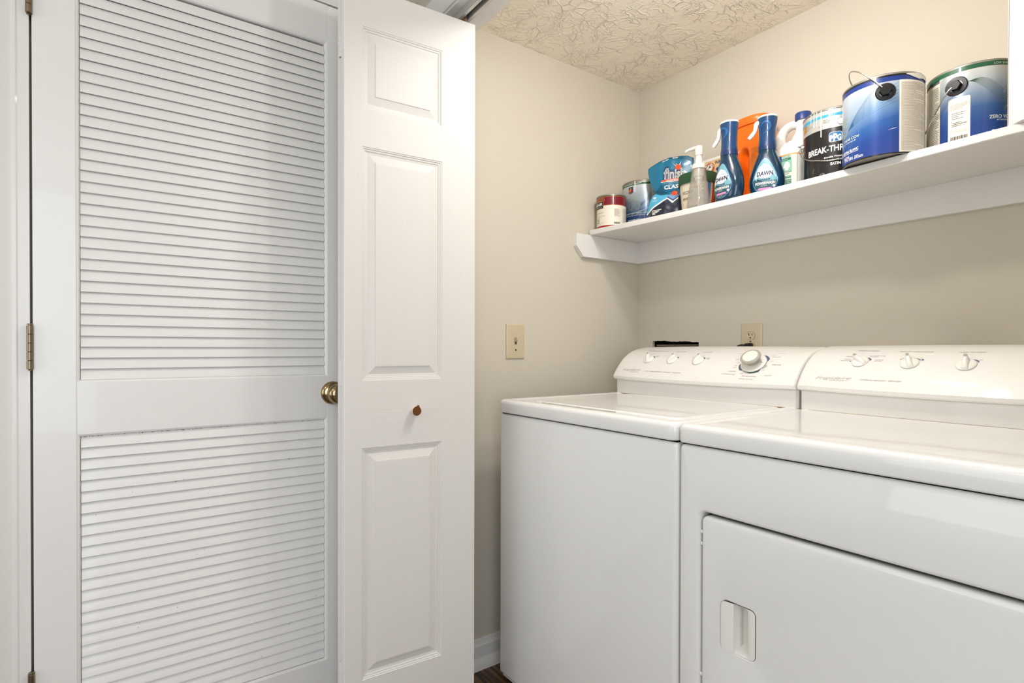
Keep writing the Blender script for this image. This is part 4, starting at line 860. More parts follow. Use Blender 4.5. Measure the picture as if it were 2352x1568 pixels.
# --- 4 tub with green lid
c = (.4150, -.1690); z0 = CZ(.41); r = .0575; F = cyl(c, z0, r)
t = empty('storage_tub', (c[0], c[1], z0), 'cream tub with dark green lid and rust stripe, behind the clear pump bottle', 'tub')
H = 1.6385 - z0
def FT(a, h, e=0): q = .0500 + (.0595 - .0500) * h / H + e; return (c[0] + q * math.cos(R(a)), c[1] + q * math.sin(R(a)), z0 + h)
b = MB(); b.lathe([(0, z0 + .002), (.046, z0 + .002), (.0485, z0), (.0500, z0 + .002), (.0595, z0 + H), (.055, z0 + H + .002), (0, z0 + H + .002)], 'tub_cream', 56, c=(c[0], c[1], 0)); b.build('tub_body', t, angle=40)
b = MB(); b.lathe([(.0595, z0 + H + .001), (.0640, z0 + H - .002), (.0648, z0 + H), (.0640, z0 + H + .030), (.0620, z0 + H + .0335), (.0560, z0 + H + .035), (.0540, z0 + H + .0315), (0, z0 + H + .0315)], 'tub_green', 64, c=(c[0], c[1], 0)); b.build('tub_lid', t, angle=35)
b = MB()
for a0, a1, m_ in ((-34, -22, 'silver_label'), (-22, -10, 'stripe_blue'), (-10, -2, 'silver_label'), (-2, 15, 'stripe_orange'), (15, 50, 'pouch_navy'), (-165, -152, 'orange_red'), (-215, -165, 'stripe_blue')):
    b.grid(lambda i, j: FT(a0 + (a1 - a0) * i, .002 + (H - .004) * j, .0006), 4, 3, m_)
b.text('SCOOP', lambda x, y: FT(-112 + x * 1000, .070 + y, .0008), 0, 0, w=.045, h=.010, m='ink_black'); b.text('FRESH', lambda x, y: FT(-112 + x * 1000, .050 + y, .0008), 0, 0, w=.040, h=.008, m='green_ink')
b.build('tub_print', t, smooth=False)
# --- 5 box behind
t = empty('powder_box', (.400, -.036, CZ(.4)), 'cream and orange baking soda box with a round red logo, behind the green-lidded tub', 'box')
b = MB(); z0 = CZ(.4); zt = 1.7640; b.box((.346, -.052, z0), (.456, -.014, zt), 'box_tan'); b.box((.345, -.053, zt - .010), (.457, -.013, zt), 'paper_white'); b.build('carton', t, smooth=False)
b = MB(); cx_, cz_ = .3800, 1.7290; FB = lambda x, z: (x, -.0528 - .0006, z)
ring = lambda r0, r1, m_, e: b.loft([[(cx_ + q_ * math.cos(R(a)), -.0530 - e, cz_ + q_ * math.sin(R(a))) for a in range(0, 360, 10)] for q_ in (r0, r1)], m_)
ring(.0001, .0205, 'gold', .0004); ring(.0001, .0192, 'ring_red', .0007); ring(.0001, .0115, 'paper_white', .0010)
for i, ch in enumerate('ARM & HAMMER'):
    if ch == ' ': continue
    a_ = 172 - i * 14.5; ca, sa = math.cos(R(a_)), math.sin(R(a_)); V, F_, W_ = glyphs(ch, .02, 0)
    b.text(ch, lambda x, y: (cx_ + (.0130 + y) * ca + (x - .0018) * sa, -.0542, cz_ + (.0130 + y) * sa - (x - .0018) * ca), 0, 0, w=.0036, h=.0048, m='white', bold=.02)
b.tube([(cx_ - .008, -.0545, cz_ - .004), (cx_ + .001, -.0545, cz_ + .004)], .0008, 'ink_black', 6); b.box((cx_ - .002, -.0550, cz_ + .002), (cx_ + .005, -.0540, cz_ + .007), 'ink_black')
b.text('PURE', lambda x, y: (.4030 + x, -.0536, 1.7395 + y), 0, 0, w=.026, h=.010, m='royal', bold=.02); b.poly([(.405, 1.722), (.456, 1.745), (.456, 1.733), (.410, 1.712)], lambda x, z: (x, -.0535, z), 'royal', .05)
b.build('box_print', t, smooth=False)
# --- 6 foaming pump bottle, empty
c = (.4840, -.2600); z0 = CZ(.484)
t = empty('pump_bottle', (c[0], c[1], z0), 'empty clear plastic foaming pump bottle with a milky white head', 'bottle')
b = MB(); prof = [(.0335, .0005), (.0365, .003), (.0372, .008), (.0350, .030), (.0305, .060), (.0262, .090), (.0238, .108), (.0218, .122), (.0205, .128), (.0195, .130)]
b.lathe([(.0002, .0012)] + prof + [(.0180, .130), (.0190, .127), (.0224, .107), (.0248, .089), (.0291, .060), (.0336, .030), (.0357, .008), (.0350, .0045), (.0330, .0025), (.0002, .0032)], 'clear_plastic', 56, c=(c[0], c[1], z0)); b.build('bottle', t, angle=50)
b = MB(); b.lathe([(.0195, .1275), (.0222, .1275), (.0226, .1295), (.0222, .1315), (.0226, .1340), (.0222, .1365), (.0224, .140), (.0195, .1435), (.0120, .1450), (.0112, .1460), (.0108, .1620), (.0095, .1625), (.0095, .1700), (.0118, .1725), (.0128, .1980), (.0118, .2015), (.0060, .2030), (0, .2030)], 'milky', 44, c=(c[0], c[1], z0)); b.build('pump_head', t, angle=40)
b = MB(); b.tube([(c[0], c[1], z0 + .198), (c[0] - .018, c[1] - .004, z0 + .1985), (c[0] - .036, c[1] - .009, z0 + .1960), (c[0] - .043, c[1] - .011, z0 + .1925)], [.0075, .0060, .0048, .0042], 'milky', 14); b.build('nozzle', t)
b = MB(); b.lathe([(.0155, .127), (.0155, .105), (.0150, .1035), (.0120, .1030), (.0115, .093), (.0060, .0905), (.0058, .078), (.0025, .076), (.0022, .006), (.0014, .006)], 'milky', 24, c=(c[0], c[1], z0)); b.build('dip_tube', t, angle=40)
b = MB(); FBo = lambda a, h, e=0: (c[0] + (.0362 - h * .125 + e) * math.cos(R(a)), c[1] + (.0362 - h * .125 + e) * math.sin(R(a)), z0 + h)
b.text('GENTLE', lambda x, y: FBo(-100 + x * 1750, .070 + y, .0006), 0, 0, w=.020, h=.006, m='ink_grey'); b.text('FOAMING', lambda x, y: FBo(-100 + x * 1750, .055 + y, .0006), 0, 0, w=.026, h=.0055, m='ink_grey'); b.text('HAND SOAP', lambda x, y: FBo(-100 + x * 1750, .045 + y, .0006), 0, 0, w=.026, h=.0045, m='ink_grey')
scribble(b, FBo, -45, -22, .030, .085, 'silver_label', .003, .0012, .033, 21, .0006); b.build('bottle_print', t, smooth=False)
# --- 7, 8 spray bottles
def spray(c, label, rot=0):
    z0 = CZ(c[0]); t = empty('spray_bottle', (c[0], c[1], z0), label, 'spray bottle', 'blue dish spray bottles')
    U = Vector((math.cos(R(rot)), math.sin(R(rot)))); V_ = Vector((-U.y, U.x))
    def sect(a_, b_, z, n=44, p=2.15):
        out = []
        for k in range(n):
            q = 2 * math.pi * k / n; cx, sy_ = math.cos(q), math.sin(q); X = a_ * abs(cx) ** (2 / p) * (1 if cx > 0 else -1); Y = b_ * abs(sy_) ** (2 / p) * (1 if sy_ > 0 else -1)
            w_ = c_ + U * X + V_ * Y; out.append((w_.x, w_.y, z0 + z))
        return out
    c_ = Vector(c)
    pr = [(.030, .022, .0012), (.034, .026, 0), (.0395, .0290, .003), (.0440, .0305, .012), (.0475, .0315, .026), (.0495, .0320, .042), (.0490, .0318, .056), (.0465, .0310, .072), (.0422, .0295, .088), (.0368, .0275, .104), (.0310, .0255, .119), (.0260, .0240, .131), (.0245, .0238, .141), (.0240, .0236, .144)]
    def ab(z):
        for i in range(1, len(pr) - 1):
            if pr[i][2] <= z <= pr[i + 1][2]: q = (z - pr[i][2]) / (pr[i + 1][2] - pr[i][2]); return pr[i][0] * (1 - q) + pr[i + 1][0] * q, pr[i][1] * (1 - q) + pr[i + 1][1] * q
        return pr[-1][:2]
    b = MB(); b.loft([sect(a_, b_, z) for a_, b_, z in pr], 'spray_blue', True, True); b.build('bottle', t, angle=60)
    b = MB(); b.loft([sect(a_, b_, z, p=2) for a_, b_, z in ((.0258, .0250, .1395), (.0258, .0250, .152), (.0252, .0245, .1560))], 'shroud_band', True, True); b.build('collar', t, angle=40)
    b = MB(); b.loft([sect(a_, b_, z, p=2) for a_, b_, z in ((.0250, .0243, .1555), (.0236, .0232, .172), (.0234, .0230, .190), (.0246, .0240, .211), (.0266, .0256, .230), (.0272, .0262, .2370))], 'spray_shroud', True, True)
    def SF(x, z, e):   # front face of the shroud
        a_ = .0236 + max(0, z - .190) * .075; b_ = .0232 + max(0, z - .190) * .065; y = -b_ * math.sqrt(max(.05, 1 - (x / a_) ** 2)) - e; w_ = c_ + U * x + V_ * y; return (w_.x, w_.y, z0 + z)
    hook = [(-.0150, .2080), (-.0125, .2165), (-.0050, .2215), (.0040, .2200), (.0095, .2130), (.0090, .2040), (.0040, .1960), (-.0050, .1890), (-.0110, .1830)]
    pts_o = []; pts_i = []
    for k in range(len(hook) - 1):
        for u_ in (0, .33, .66):
            q0, q1, q2, q3 = [Vector(hook[max(0, min(len(hook) - 1, k + d_))]) for d_ in (-1, 0, 1, 2)]
            pp = .5 * ((2 * q1) + (-q0 + q2) * u_ + (2 * q0 - 5 * q1 + 4 * q2 - q3) * u_ * u_ + (-q0 + 3 * q1 - 3 * q2 + q3) * u_ ** 3); tg = (q2 - q1).normalized(); w_ = .0030 * min(1, .3 + (k + u_) / 3) * min(1, (len(hook) - 1 - k - u_) / 3 + .1)
            pts_o.append(pp + Vector((-tg.y, tg.x)) * w_); pts_i.append(pp - Vector((-tg.y, tg.x)) * w_)
    b.loft([[SF(p_.x, p_.y, .0005) for p_ in pts_o], [SF(p_.x, p_.y, .0005) for p_ in pts_i]], 'shroud_swirl', closed=False)
    b.build('shroud', t, angle=40)
    b = MB(); b.loft([sect(a_, b_, z, p=2) for a_, b_, z in ((.0272, .0262, .2368), (.0283, .0273, .2375), (.0285, .0275, .2400), (.0268, .0258, .2425), (.0190, .0180, .2440), (.0040, .0040, .2445))], 'white_gloss', True, True); b.build('cap', t, angle=40)
    W2 = lambda x, y, z: (c_.x + U.x * x + V_.x * y, c_.y + U.y * x + V_.y * y, z0 + z)
    b = MB(); b.tube([W2(-.018, -.006, .228), W2(-.0285, -.008, .2240), W2(-.0310, -.009, .214), W2(-.0340, -.009, .203), W2(-.0420, -.010, .1915), W2(-.0510, -.011, .1825)], [.0075, .0080, .0062, .0058, .0066, .0052], 'white_gloss', 14); b.build('trigger', t)
    def LF(x, z, e=0):
        a_, b_ = ab(z); y = -b_ * max(.02, 1 - abs(x / a_) ** 2.15) ** (1 / 2.15) - e; return W2(x, y, z)
    def tear(k):
        out = []
        for q in range(0, 360, 10):
            s_ = math.sin(R(q)); X = .0345 * math.cos(R(q)) * (1 if s_ < 0 else (1 - s_) ** .55 * .35 + .65 * math.cos(R(q)) ** 2 if False else 1); Z = .050 + (.064 * s_ if s_ > 0 else .041 * s_)
            if s_ > 0: X = .0345 * math.cos(R(q)) * (1 - .42 * s_)
            out.append((X * k - .002, .050 + (Z - .050) * k))
        return out
    b = MB(); b.poly(tear(1.10), lambda x, z: LF(x, z, .0004), 'shroud_band', .006); b.poly(tear(1), lambda x, z: LF(x, z, .0008), 'label_aqua', .006)
    b.poly([(-.030, .060), (-.020, .085), (-.006, .098), (.010, .090), (.022, .072), (.028, .052), (.018, .070), (.004, .082), (-.010, .080), (-.020, .066), (-.026, .046)], lambda x, z: LF(x, z, .0011), 'label_mist', .006)
    b.poly([(-.0355, .0500), (-.0340, .0370), (-.0280, .0250), (-.0180, .0150), (-.002, .0100), (.0140, .0150), (.0240, .0250), (.0300, .0370), (.0305, .0450), (.010, .0440), (-.010, .0460), (-.0240, .0540)], lambda x, z: LF(x, z, .0011), 'label_dark', .006)
    b.poly([(-.002 + .0205 * math.cos(R(q)), .0660 + .0140 * math.sin(R(q))) for q in range(0, 360, 20)], lambda x, z: LF(x, z, .0013), 'white', .006)
    fL = lambda x, z: LF(x, z, .0020)
    b.text('DAWN', fL, -.0245, .0610, w=.0440, h=.0125, m='navy', shear=.12, bold=.03); b.text('ULTRA', fL, -.007, .0560, w=.009, h=.0022, m='ink_black')
    b.text('PLATINUM', fL, -.0215, .0465, w=.034, h=.0044, m='navy', bold=.015); b.text('POWERWASH', fL, -.0285, .0340, w=.0540, h=.0085, m='white', bold=.03, shear=.08); b.text('DISH SPRAY', fL, -.0130, .0290, w=.018, h=.0026, m='white')
    b.poly([(p[0], p[1]) for p in rr(-.0215, .0165, .0185, .0245, .0028)], lambda x, z: LF(x, z, .0016), 'pink', .006); b.text('16 FL OZ', fL, -.010, .0135, w=.014, h=.0028, m='white'); b.poly(rr(.0190, .0255, .0250, .0310, .001), lambda x, z: LF(x, z, .0016), 'white', .006)
    b.build('label', t, smooth=False); return t
spray((.5925, -.2590), 'left-hand blue dish spray bottle with white cap, nearest the clear pump bottle', -8)
spray((.6835, -.2040), 'right-hand blue dish spray bottle with white cap, before the orange jug', 22)
# --- 9 orange detergent jug
z0 = CZ(.55); t = empty('detergent_jug', (.550, -.105, z0), 'tall bright orange laundry detergent jug behind the two blue spray bottles', 'jug')
def jsec(x0, x1, y0, y1, z, r_, n=9): return [(p[0], p[1], z) for p in rr(x0, x1, y0, y1, r_, n)]
b = MB(); L_ = []
for z, x0, x1, y0, y1, r_ in ((0, .474, .640, -.118, -.026, .025), (.004, .467, .648, -.124, -.020, .030), (.03, .463, .650, -.126, -.018, .035), (.10, .463, .650, -.126, -.018, .038), (.15, .463, .650, -.126, -.018, .038), (.19, .464, .648, -.125, -.018, .038), (.225, .468, .640, -.122, -.020, .040), (.250, .478, .632, -.118, -.022, .042), (.272, .500, .622, -.114, -.024, .042), (.286, .512, .616, -.112, -.026, .040)):
    L_.append([(x, y, z) for x, y, z in jsec(x0, x1, y0, y1, z0 + z, r_)])
def groove(p):   # moulded finger groove on the front
    x, y, z = p; h = z - z0; k = math.exp(-((x - .556) / .012) ** 2) * max(0, min(1, (h - .0) / .03)) * max(0, min(1, (.205 - h) / .02)); g = math.exp(-((x - .532) / .010) ** 2) * max(0, min(1, (.215 - h) / .03)) * .5
    return (x, y + (.034 * k - .010 * g if y < -.10 else 0), z)
# dense body so the groove reads
b2 = MB(); nz = 40; def_ = []
def interp(z):
    hs = [0, .004, .03, .10, .15, .19, .225, .250, .272, .286]
    for i in range(len(hs) - 1):
        if hs[i] <= z <= hs[i + 1]: q = (z - hs[i]) / (hs[i + 1] - hs[i]); return [tuple(A_[k] * (1 - q) + B_[k] * q for k in range(3)) for A_, B_ in zip(L_[i], L_[i + 1])]
    return L_[-1]
def dens(lp):
    out = []
    for i in range(len(lp)):
        a_, c_ = lp[i], lp[(i + 1) % len(lp)]; n_ = max(1, int(math.dist(a_, c_) / .004)); n_ = 24 if i in DENS else 1
        for k in range(n_): out.append(groove(tuple(a_[j] + (c_[j] - a_[j]) * k / n_ for j in range(3))))
    return out
DENS = [i for i in range(len(L_[2])) if math.dist(L_[2][i], L_[2][(i + 1) % len(L_[2])]) > .05]
b2.loft([dens(interp(.286 * k / nz)) for k in range(nz + 1)], 'jug_orange', True, True); b2.build('jug_body', t, angle=60)
b = MB(); b.loft([[(.5640 + (x - .5640) * s_, -.069 + (y + .069) * s_, z0 + z) for x, y, _ in jsec(.506, .622, -.118, -.020, 0, .045)] for s_, z in ((.99, .280), (1.02, .282), (1.02, .302), (.98, .306), (.7, .308), (.1, .308))], 'jug_cap', True, True); b.build('jug_cap', t, angle=40)
b = MB(); FJ = lambda a, h, e=0: (.583 + a * .001, -.1265 - .0004, z0 + h)
scribble(b, FJ, 0, 24, .07, .195, 'gold', .0045, .0016, .087, 31, 0); b.build('jug_print', t, smooth=False)
# --- 10 white bleach jug
z0 = CZ(.72); t = empty('bleach_jug', (.702, -.101, z0), 'white plastic jug with navy cap, loop handle and mint green label', 'jug')
b = MB((-.013, .024, 0)); b.loft([jsec(x0, x1, y0, y1, z0 + z, r_) for z, x0, x1, y0, y1, r_ in ((0, .672, .754, -.172, -.078, .025), (.004, .664, .761, -.180, -.070, .028), (.02, .662, .763, -.182, -.068, .030), (.125, .662, .763, -.182, -.068, .030), (.140, .664, .762, -.180, -.070, .032), (.158, .672, .761, -.172, -.078, .036), (.172, .686, .762, -.162, -.088, .036), (.180, .705, .762, -.152, -.098, .030))], 'jug_white', True, True); b.build('jug_body', t, angle=60)
b = MB((-.013, .024, 0)); b.tube([(.690, -.125, z0 + .155), (.682, -.127, z0 + .180), (.684, -.128, z0 + .205), (.697, -.128, z0 + .225), (.716, -.127, z0 + .2330), (.738, -.126, z0 + .2300), (.747, -.125, z0 + .2280)], [.024, .0175, .0150, .0135, .0130, .0135, .017], 'jug_white', 20); b.build('jug_handle', t)
b = MB((-.013, .024, 0)); b.lathe([(.040, .150), (.037, .168), (.031, .186), (.0215, .205), (.0190, .220), (.0190, .240), (.0210, .241), (.0210, .245), (.0160, .246)], 'jug_white', 36, c=(.7500, -.125, z0)); b.build('jug_neck', t)
b = MB((-.013, .024, 0)); b.lathe([(.0215, .2375), (.0225, .2380), (.0225, .2585), (.0210, .2605), (.0, .2610)], 'cap_navy', 40, c=(.7500, -.125, z0)); b.build('jug_cap', t, angle=40)
b = MB((-.013, .024, 0)); yy = -.1826; q4 = lambda x0, x1, za, zb, m_, e=0: b.add([(x0, yy - e, z0 + za), (x1, yy - e, z0 + za), (x1, yy - e, z0 + zb), (x0, yy - e, z0 + zb)], [(0, 1, 2, 3)], m_)
X0_ = .6925; q4(X0_, .7350, .0060, .1285, 'mint_pale'); q4(X0_, .7350, .1285, .1315, 'line_orange', .0001)
F_ = [(.7330, -.182), (.7455, -.1795), (.7560, -.1720), (.7615, -.160), (.7635, -.148)]
b.loft([[(x, y - .0006, z0 + z) for x, y in F_] for z in (.006, .1285)], 'mint_pale', closed=False); b.loft([[(x, y - .0007, z0 + z) for x, y in F_] for z in (.1285, .1315)], 'line_orange', closed=False)
q4(X0_ - .018, .7160, .0060, .1285, 'label_blue', .0001); q4(.7165, .7440, .1125, .1200, 'mint_dark', .0004); q4(.7165, .7460, .0780, .1130, 'label_mint', .0004); q4(.7165, .7440, .0600, .0655, 'mint_dark', .0004)
b.poly([(.727, .083), (.736, .083), (.7375, .092), (.7405, .090), (.7420, .094), (.7390, .104), (.7345, .108), (.7290, .108), (.7245, .104), (.7215, .094), (.7230, .089), (.7262, .092)], lambda x, z: (x, yy - .0007, z0 + z), 'white', .02)
b.text('Our Promise', lambda x, y: (.7180 + x, yy - .0008, z0 + .1145 + y), 0, 0, w=.017, h=.0032, m='white', bold=.01); b.text('Tips for Whites', lambda x, y: (.7180 + x, yy - .0008, z0 + .0615 + y), 0, 0, w=.024, h=.0028, m='white', bold=.01)
FQ = lambda a, h, e=0: (.7180 + a * .001, yy - .0007, z0 + h); scribble(b, FQ, 0, 25, .068, .075, 'ink_grey', .0035, .0012, .087, 41); scribble(b, FQ, 0, 28, .034, .052, 'mint_dark', .0055, .0032, .05, 42); scribble(b, FQ, 0, 26, .010, .028, 'ink_grey', .0038, .0012, .087, 43); scribble(b, FQ, 0, 26, .1215, .1260, 'mint_dark', .004, .0014, .087, 44)
b.build('label', t, smooth=False)
# --- 11 black paint can with silver band
c = (.8545, -.1475); r = .0835; z0 = CZ(.865); F = cyl(c, z0, r); H = 1.7295 - z0
t = empty('paint_can', (c[0], c[1], z0), 'black gallon paint can with silver band, white drips and wire handle', 'paint can')
can_body(t, c, z0, r - .0006, H)
o_ = 1.5370 - z0
b = MB(); patch(b, F, -180, 180, .004, .1375 + o_, 'deep_black'); patch(b, F, -180, 180, .1375 + o_, H - .006, 'silver_label', .0006); patch(b, F, -180, 180, .1680 + o_, .1755 + o_, 'cyan_band', .0009)
b.build('label', t, angle=30)
b = MB(); K = dict(r=r)
k_ = 180 / math.pi / r; a0, a1 = -78.5, -57.0
bx = lambda i, m_, e: b.poly([(p[0], p[1]) for p in rr(a0 / k_ + i, a1 / k_ - i, .0985 + o_ + i, .1250 + o_ - i, .006 - i * .6)], lambda x, y: F(x * k_, y, e), m_, .005)
bx(0, 'white', .0008); bx(.0011, 'ppg_blue', .0011)
ctext(b, F, 'P', -76.9, -71.4, .1015 + o_, .0150, 'white', e=.0016, bold=.05, **K); ctext(b, F, 'P', -71.2, -64.6, .0995 + o_, .0205, 'white', e=.0016, bold=.05, **K); ctext(b, F, 'G', -64.9, -58.6, .1015 + o_, .0150, 'white', e=.0016, bold=.05, **K)
ctext(b, F, 'BREAK-THROUGH!', -118, -14.5, .0740 + o_, .0165, 'white', e=.0012, bold=.025, **K)
ctext(b, F, 'Durable Water-Borne', -86, -44, .0575 + o_, .0050, 'white', bold=.02, **K); ctext(b, F, 'Interior/Exterior', -81, -48, .0490 + o_, .0045, 'white', bold=.02, **K); ctext(b, F, 'SATIN', -75.8, -59.2, .0375 + o_, .0075, 'white', bold=.04, **K)
patch(b, F, -137, -126, .1480 + o_, .1665 + o_, 'gold', .0009); scribble(b, F, -126, -109, .148 + o_, .163 + o_, 'ink_brown', .0034, .0012, r, 51, .0010); scribble(b, F, -88, -70, .150 + o_, .160 + o_, 'ink_black', .0036, .0012, r, 52, .0010)
ctext(b, F, '100% ACRYLIC', -96, -93.5, .145 + o_, .003, 'navy', **K)
cpoly(b, F, [(-60 + 5.6 * math.cos(R(q)), .1515 + o_ + .0085 * math.sin(R(q))) for q in range(0, 360, 20)], 'ink_black', .0010, r=r); cpoly(b, F, [(-60 + 5.1 * math.cos(R(q)), .1515 + o_ + .0077 * math.sin(R(q))) for q in range(0, 360, 20)], 'white', .0013, r=r)
for a_, w_, h_ in ((-91.3, 1.9, .1190), (-78, 2.0, .1600), (-76.2, 1.1, .1450), (-105, 1.7, .1510), (-99.8, 1.6, .1530), (-73.5, 1.6, .1640), (-112, 1.2, .1620)):
    patch(b, F, a_ - w_ / 2, a_ + w_ / 2, h_ + o_, H - .002, 'white', .0019); cpoly(b, F, [(a_ + w_ * .55 * math.cos(R(q)), h_ + o_ + .0014 * math.sin(R(q))) for q in range(0, 360, 30)], 'white', .0019, r=r)
for q in range(18): a_, h_ = random.uniform(-95, -86), .016 + random.uniform(-.006, .006); cpoly(b, F, [(a_, h_), (a_ + 1.0, h_ + .001), (a_ + .5, h_ + .004)], 'silver_label', .0012, r=r)
cpoly(b, F, [(-108, .030), (-107.6, .030), (-104.8, .042), (-105.2, .042)], 'silver_label', .0012, r=r)
b.build('label_print', t, smooth=False)
ea = -152; n = Vector((math.cos(R(ea)), math.sin(R(ea)), 0)); p = Vector(F(ea, .122, 0)); ax = Matrix((Vector((-n.y, n.x, 0)), Vector((0, 0, 1)), n)).transposed()
b = MB(); b.lathe([(.0105, -.002), (.0105, .0040), (.0085, .0062), (0, .0066)], 'steel', 24, c=p, axis=ax); b.build('handle_ear', t, angle=40)
W3 = [p + n * .006 + Vector((-.002, 0, 0)), p + n * .010 + Vector((-.006, -.004, -.010))]
pts = [tuple(p + n * .004), tuple(p + n * .0100 + Vector((0, 0, -.006)))]
for a_, h_, e_ in ((-144, .100, .009), (-128, .078, .008), (-112, .064, .006), (-96, .0545 + .002, .0045), (-80, .0500, .004), (-64, .0495, .004), (-48, .055, .005), (-36, .070, .007), (-30, .095, .008), (-28, .118, .007)): pts.append(F(a_, h_ + o_, e_))
b = MB(); b.tube(pts, .0013, 'wire', 8, smooth=6); b.build('wire_handle', t)
# --- 12 blue can overhanging the front edge
c = (1.0070, -.2495); r = .0842; z0 = CZ(1.009); F = cyl(c, z0, r); H = 1.7245 - z0; o_ = 1.5370 - z0
t = empty('paint_can', (c[0], c[1], z0), 'royal blue gallon can with white fine-print panel, overhanging the shelf edge', 'paint can')
can_body(t, c, z0, r - .0006, H, m_body='steel_dull')
b = MB(); patch(b, F, -180, -46, .0035, .1680 + o_, 'grad_blue'); patch(b, F, 40, 180, .0035, .1680 + o_, 'grad_blue'); patch(b, F, -46.5, 42, .0035, .1685 + o_, 'label_cream', .0008); patch(b, F, -180, 180, .1680 + o_, .1790 + o_, 'royal', .0007); patch(b, F, -180, 180, .1790 + o_, H - .0048, 'deep_black', .0011); patch(b, F, -180, 180, .0005, .0035, 'deep_black', .0012)
b.build('label', t, angle=30)
b = MB(); K = dict(r=r)
for k in range(11):
    q = k / 10; pts = []
    for s_ in range(9):
        u_ = s_ / 8; A_ = -124 + 76 * u_; hh = .0800 + (.1210 + .085 * q - .0800) * (u_ ** (1.0 - .12 * q)); pts.append((A_, hh + o_))
    pts = [p_ for p_ in pts if p_[1] < .168 + o_]
    if len(pts) > 1: cpoly(b, F, [(a_, h_ - .00035) for a_, h_ in pts] + [(a_, h_ + .00035) for a_, h_ in reversed(pts)], 'stripe_blue' if q < 2 else 'green_ink', .0009, .02, r)
ctext(b, F, 'ProMar', -178, -124.5, .1040 + o_, .0165, 'pale_green', outline=.022, e=.0010, **K); ctext(b, F, '200', -183, -125.5, .0690 + o_, .0330, 'pale_green', outline=.020, e=.0010, **K)
ctext(b, F, 'ZERO VOC / SANS COV', -178, -102, .0560 + o_, .0062, 'pale_green', bold=.02, **K); ctext(b, F, 'LATEX INTERIEUR', -150, -108, .0500 + o_, .0028, 'white', **K); ctext(b, F, 'EXTRA WHITE / EXTRA BLANC', -178, -103.5, .0245 + o_ + .002, .0065, 'white', bold=.03, **K); scribble(b, F, -140, -104, .022 + o_, .0235 + o_, 'white', .003, .0012, r, 61, .0012)
ctext(b, F, 'SATIN', -137, -122, .0130 + o_, .0065, 'white', bold=.02, **K); ctext(b, F, '3.79 L / 3.83 L', -134, -113, .0040 + o_ + .003, .0070, 'white', bold=.03, **K); scribble(b, F, -110.5, -95.5, .0045 + o_, .0120 + o_, 'white', .0030, .0017, r, 62, .0012)
scribble(b, F, -44, 0, .006, .1640, 'ink_brown', .0026, .0009, r * 1.6, 63, .0012); scribble(b, F, 3, 38, .006, .1640, 'ink_brown', .0026, .0009, r * 1.6, 64, .0012)
cpoly(b, F, [(-62, .0560), (-50, .0600), (-50, .0606), (-56, .0592)], 'paper_white', .0012, r=r)
cpoly(b, F, [(-38, .181 + o_), (-20, .1870), (0, .1870), (20, .1850), (20, .178 + o_), (8, .1730 + o_), (-2, .1755 + o_), (-14, .1720 + o_), (-24, .1745 + o_)], 'paper_white', .0020, r=r)
b.build('label_print', t, smooth=False)
eo, pe = ear(t, F, -65.4, .1447 + o_, r, c, z0)
nb = Vector((math.cos(R(-65.4)), math.sin(R(-65.4)), 0)); ub = Vector((-nb.y, nb.x, 0)); up = Vector((0, 0, 1)); cc = Vector((c[0], c[1], z0)); hz = .1447 + o_
pts = [tuple(pe - nb * .002)]
# bail raised and tipped back over the lid
for k in range(1, 16):
    th = math.pi * k / 15.5; out = .115 * math.sin(th)
    pts.append(tuple(cc + nb * ((r + .010) * math.cos(th)) + up * (hz + out * .788) - ub * (out * .616)))
b = MB(); b.tube(pts, .0015, 'wire', 8, smooth=5); b.build('wire_handle', t)
# --- 13 green-banded can beside it
c = (1.1550, -.1490); r = .0835; z0 = CZ(1.148); F = cyl(c, z0, r); H = 1.7230 - z0; o_ = 1.5370 - z0
t = empty('paint_can', (c[0], c[1], z0), 'gallon can with green top band and white sticker, beside the paper towel roll', 'paint can')
can_body(t, c, z0, r - .0006, H)
b = MB(); patch(b, F, -118, 180, .0035, .1715 + o_, 'grad_green_blue'); patch(b, F, -180, -117, .0035, .1640 + o_, 'label_cream', .0008); patch(b, F, -180, 180, .1715 + o_, .1815 + o_, 'green_band', .0008); patch(b, F, -180, 180, .1815 + o_, H - .0045, 'deep_black', .0011)
b.build('label', t, angle=30)
b = MB(); K = dict(r=r); ctext(b, F, 'LOW SHEEN EG-SHEL SEMI-GLOSS', -48, 20, .1735 + o_, .0052, 'pale_green', e=.0012, **K)
ctext(b, F, 'ProMar', -34.2, 14, .1110 + o_, .0155, 'pale_green', outline=.022, e=.0010, **K); ctext(b, F, '200', -33.5, 14, .0755 + o_, .0300, 'pale_green', outline=.020, e=.0010, **K); ctext(b, F, '200', -33.5, 14, .0755 + o_, .0300, 'green_ink', outline=.005, e=.0014, **K)
ctext(b, F, 'ZERO VOC / SANS COV', -53.5, 16, .0545 + o_, .0078, 'pale_green', bold=.02, **K); ctext(b, F, 'INTERIOR LATEX / LATEX INTERIEUR', -43.6, 16, .0490 + o_, .0034, 'white', **K); ctext(b, F, 'EXTRA WHITE / EXTRA BLANC', -49.7, 16, .0225 + o_, .0075, 'white', bold=.03, **K); scribble(b, F, -48, 10, .0165 + o_, .0195 + o_, 'white', .003, .0014, r, 71, .0012)
k_ = 180 / math.pi / r
for i_, m_, e_ in ((0, 'label_cream', .0010),): b.poly(rr(-104 / k_, -76 / k_, .0105 + o_, .1150 + o_, .004), lambda x, y: F(x * k_, y, e_), m_, .006)
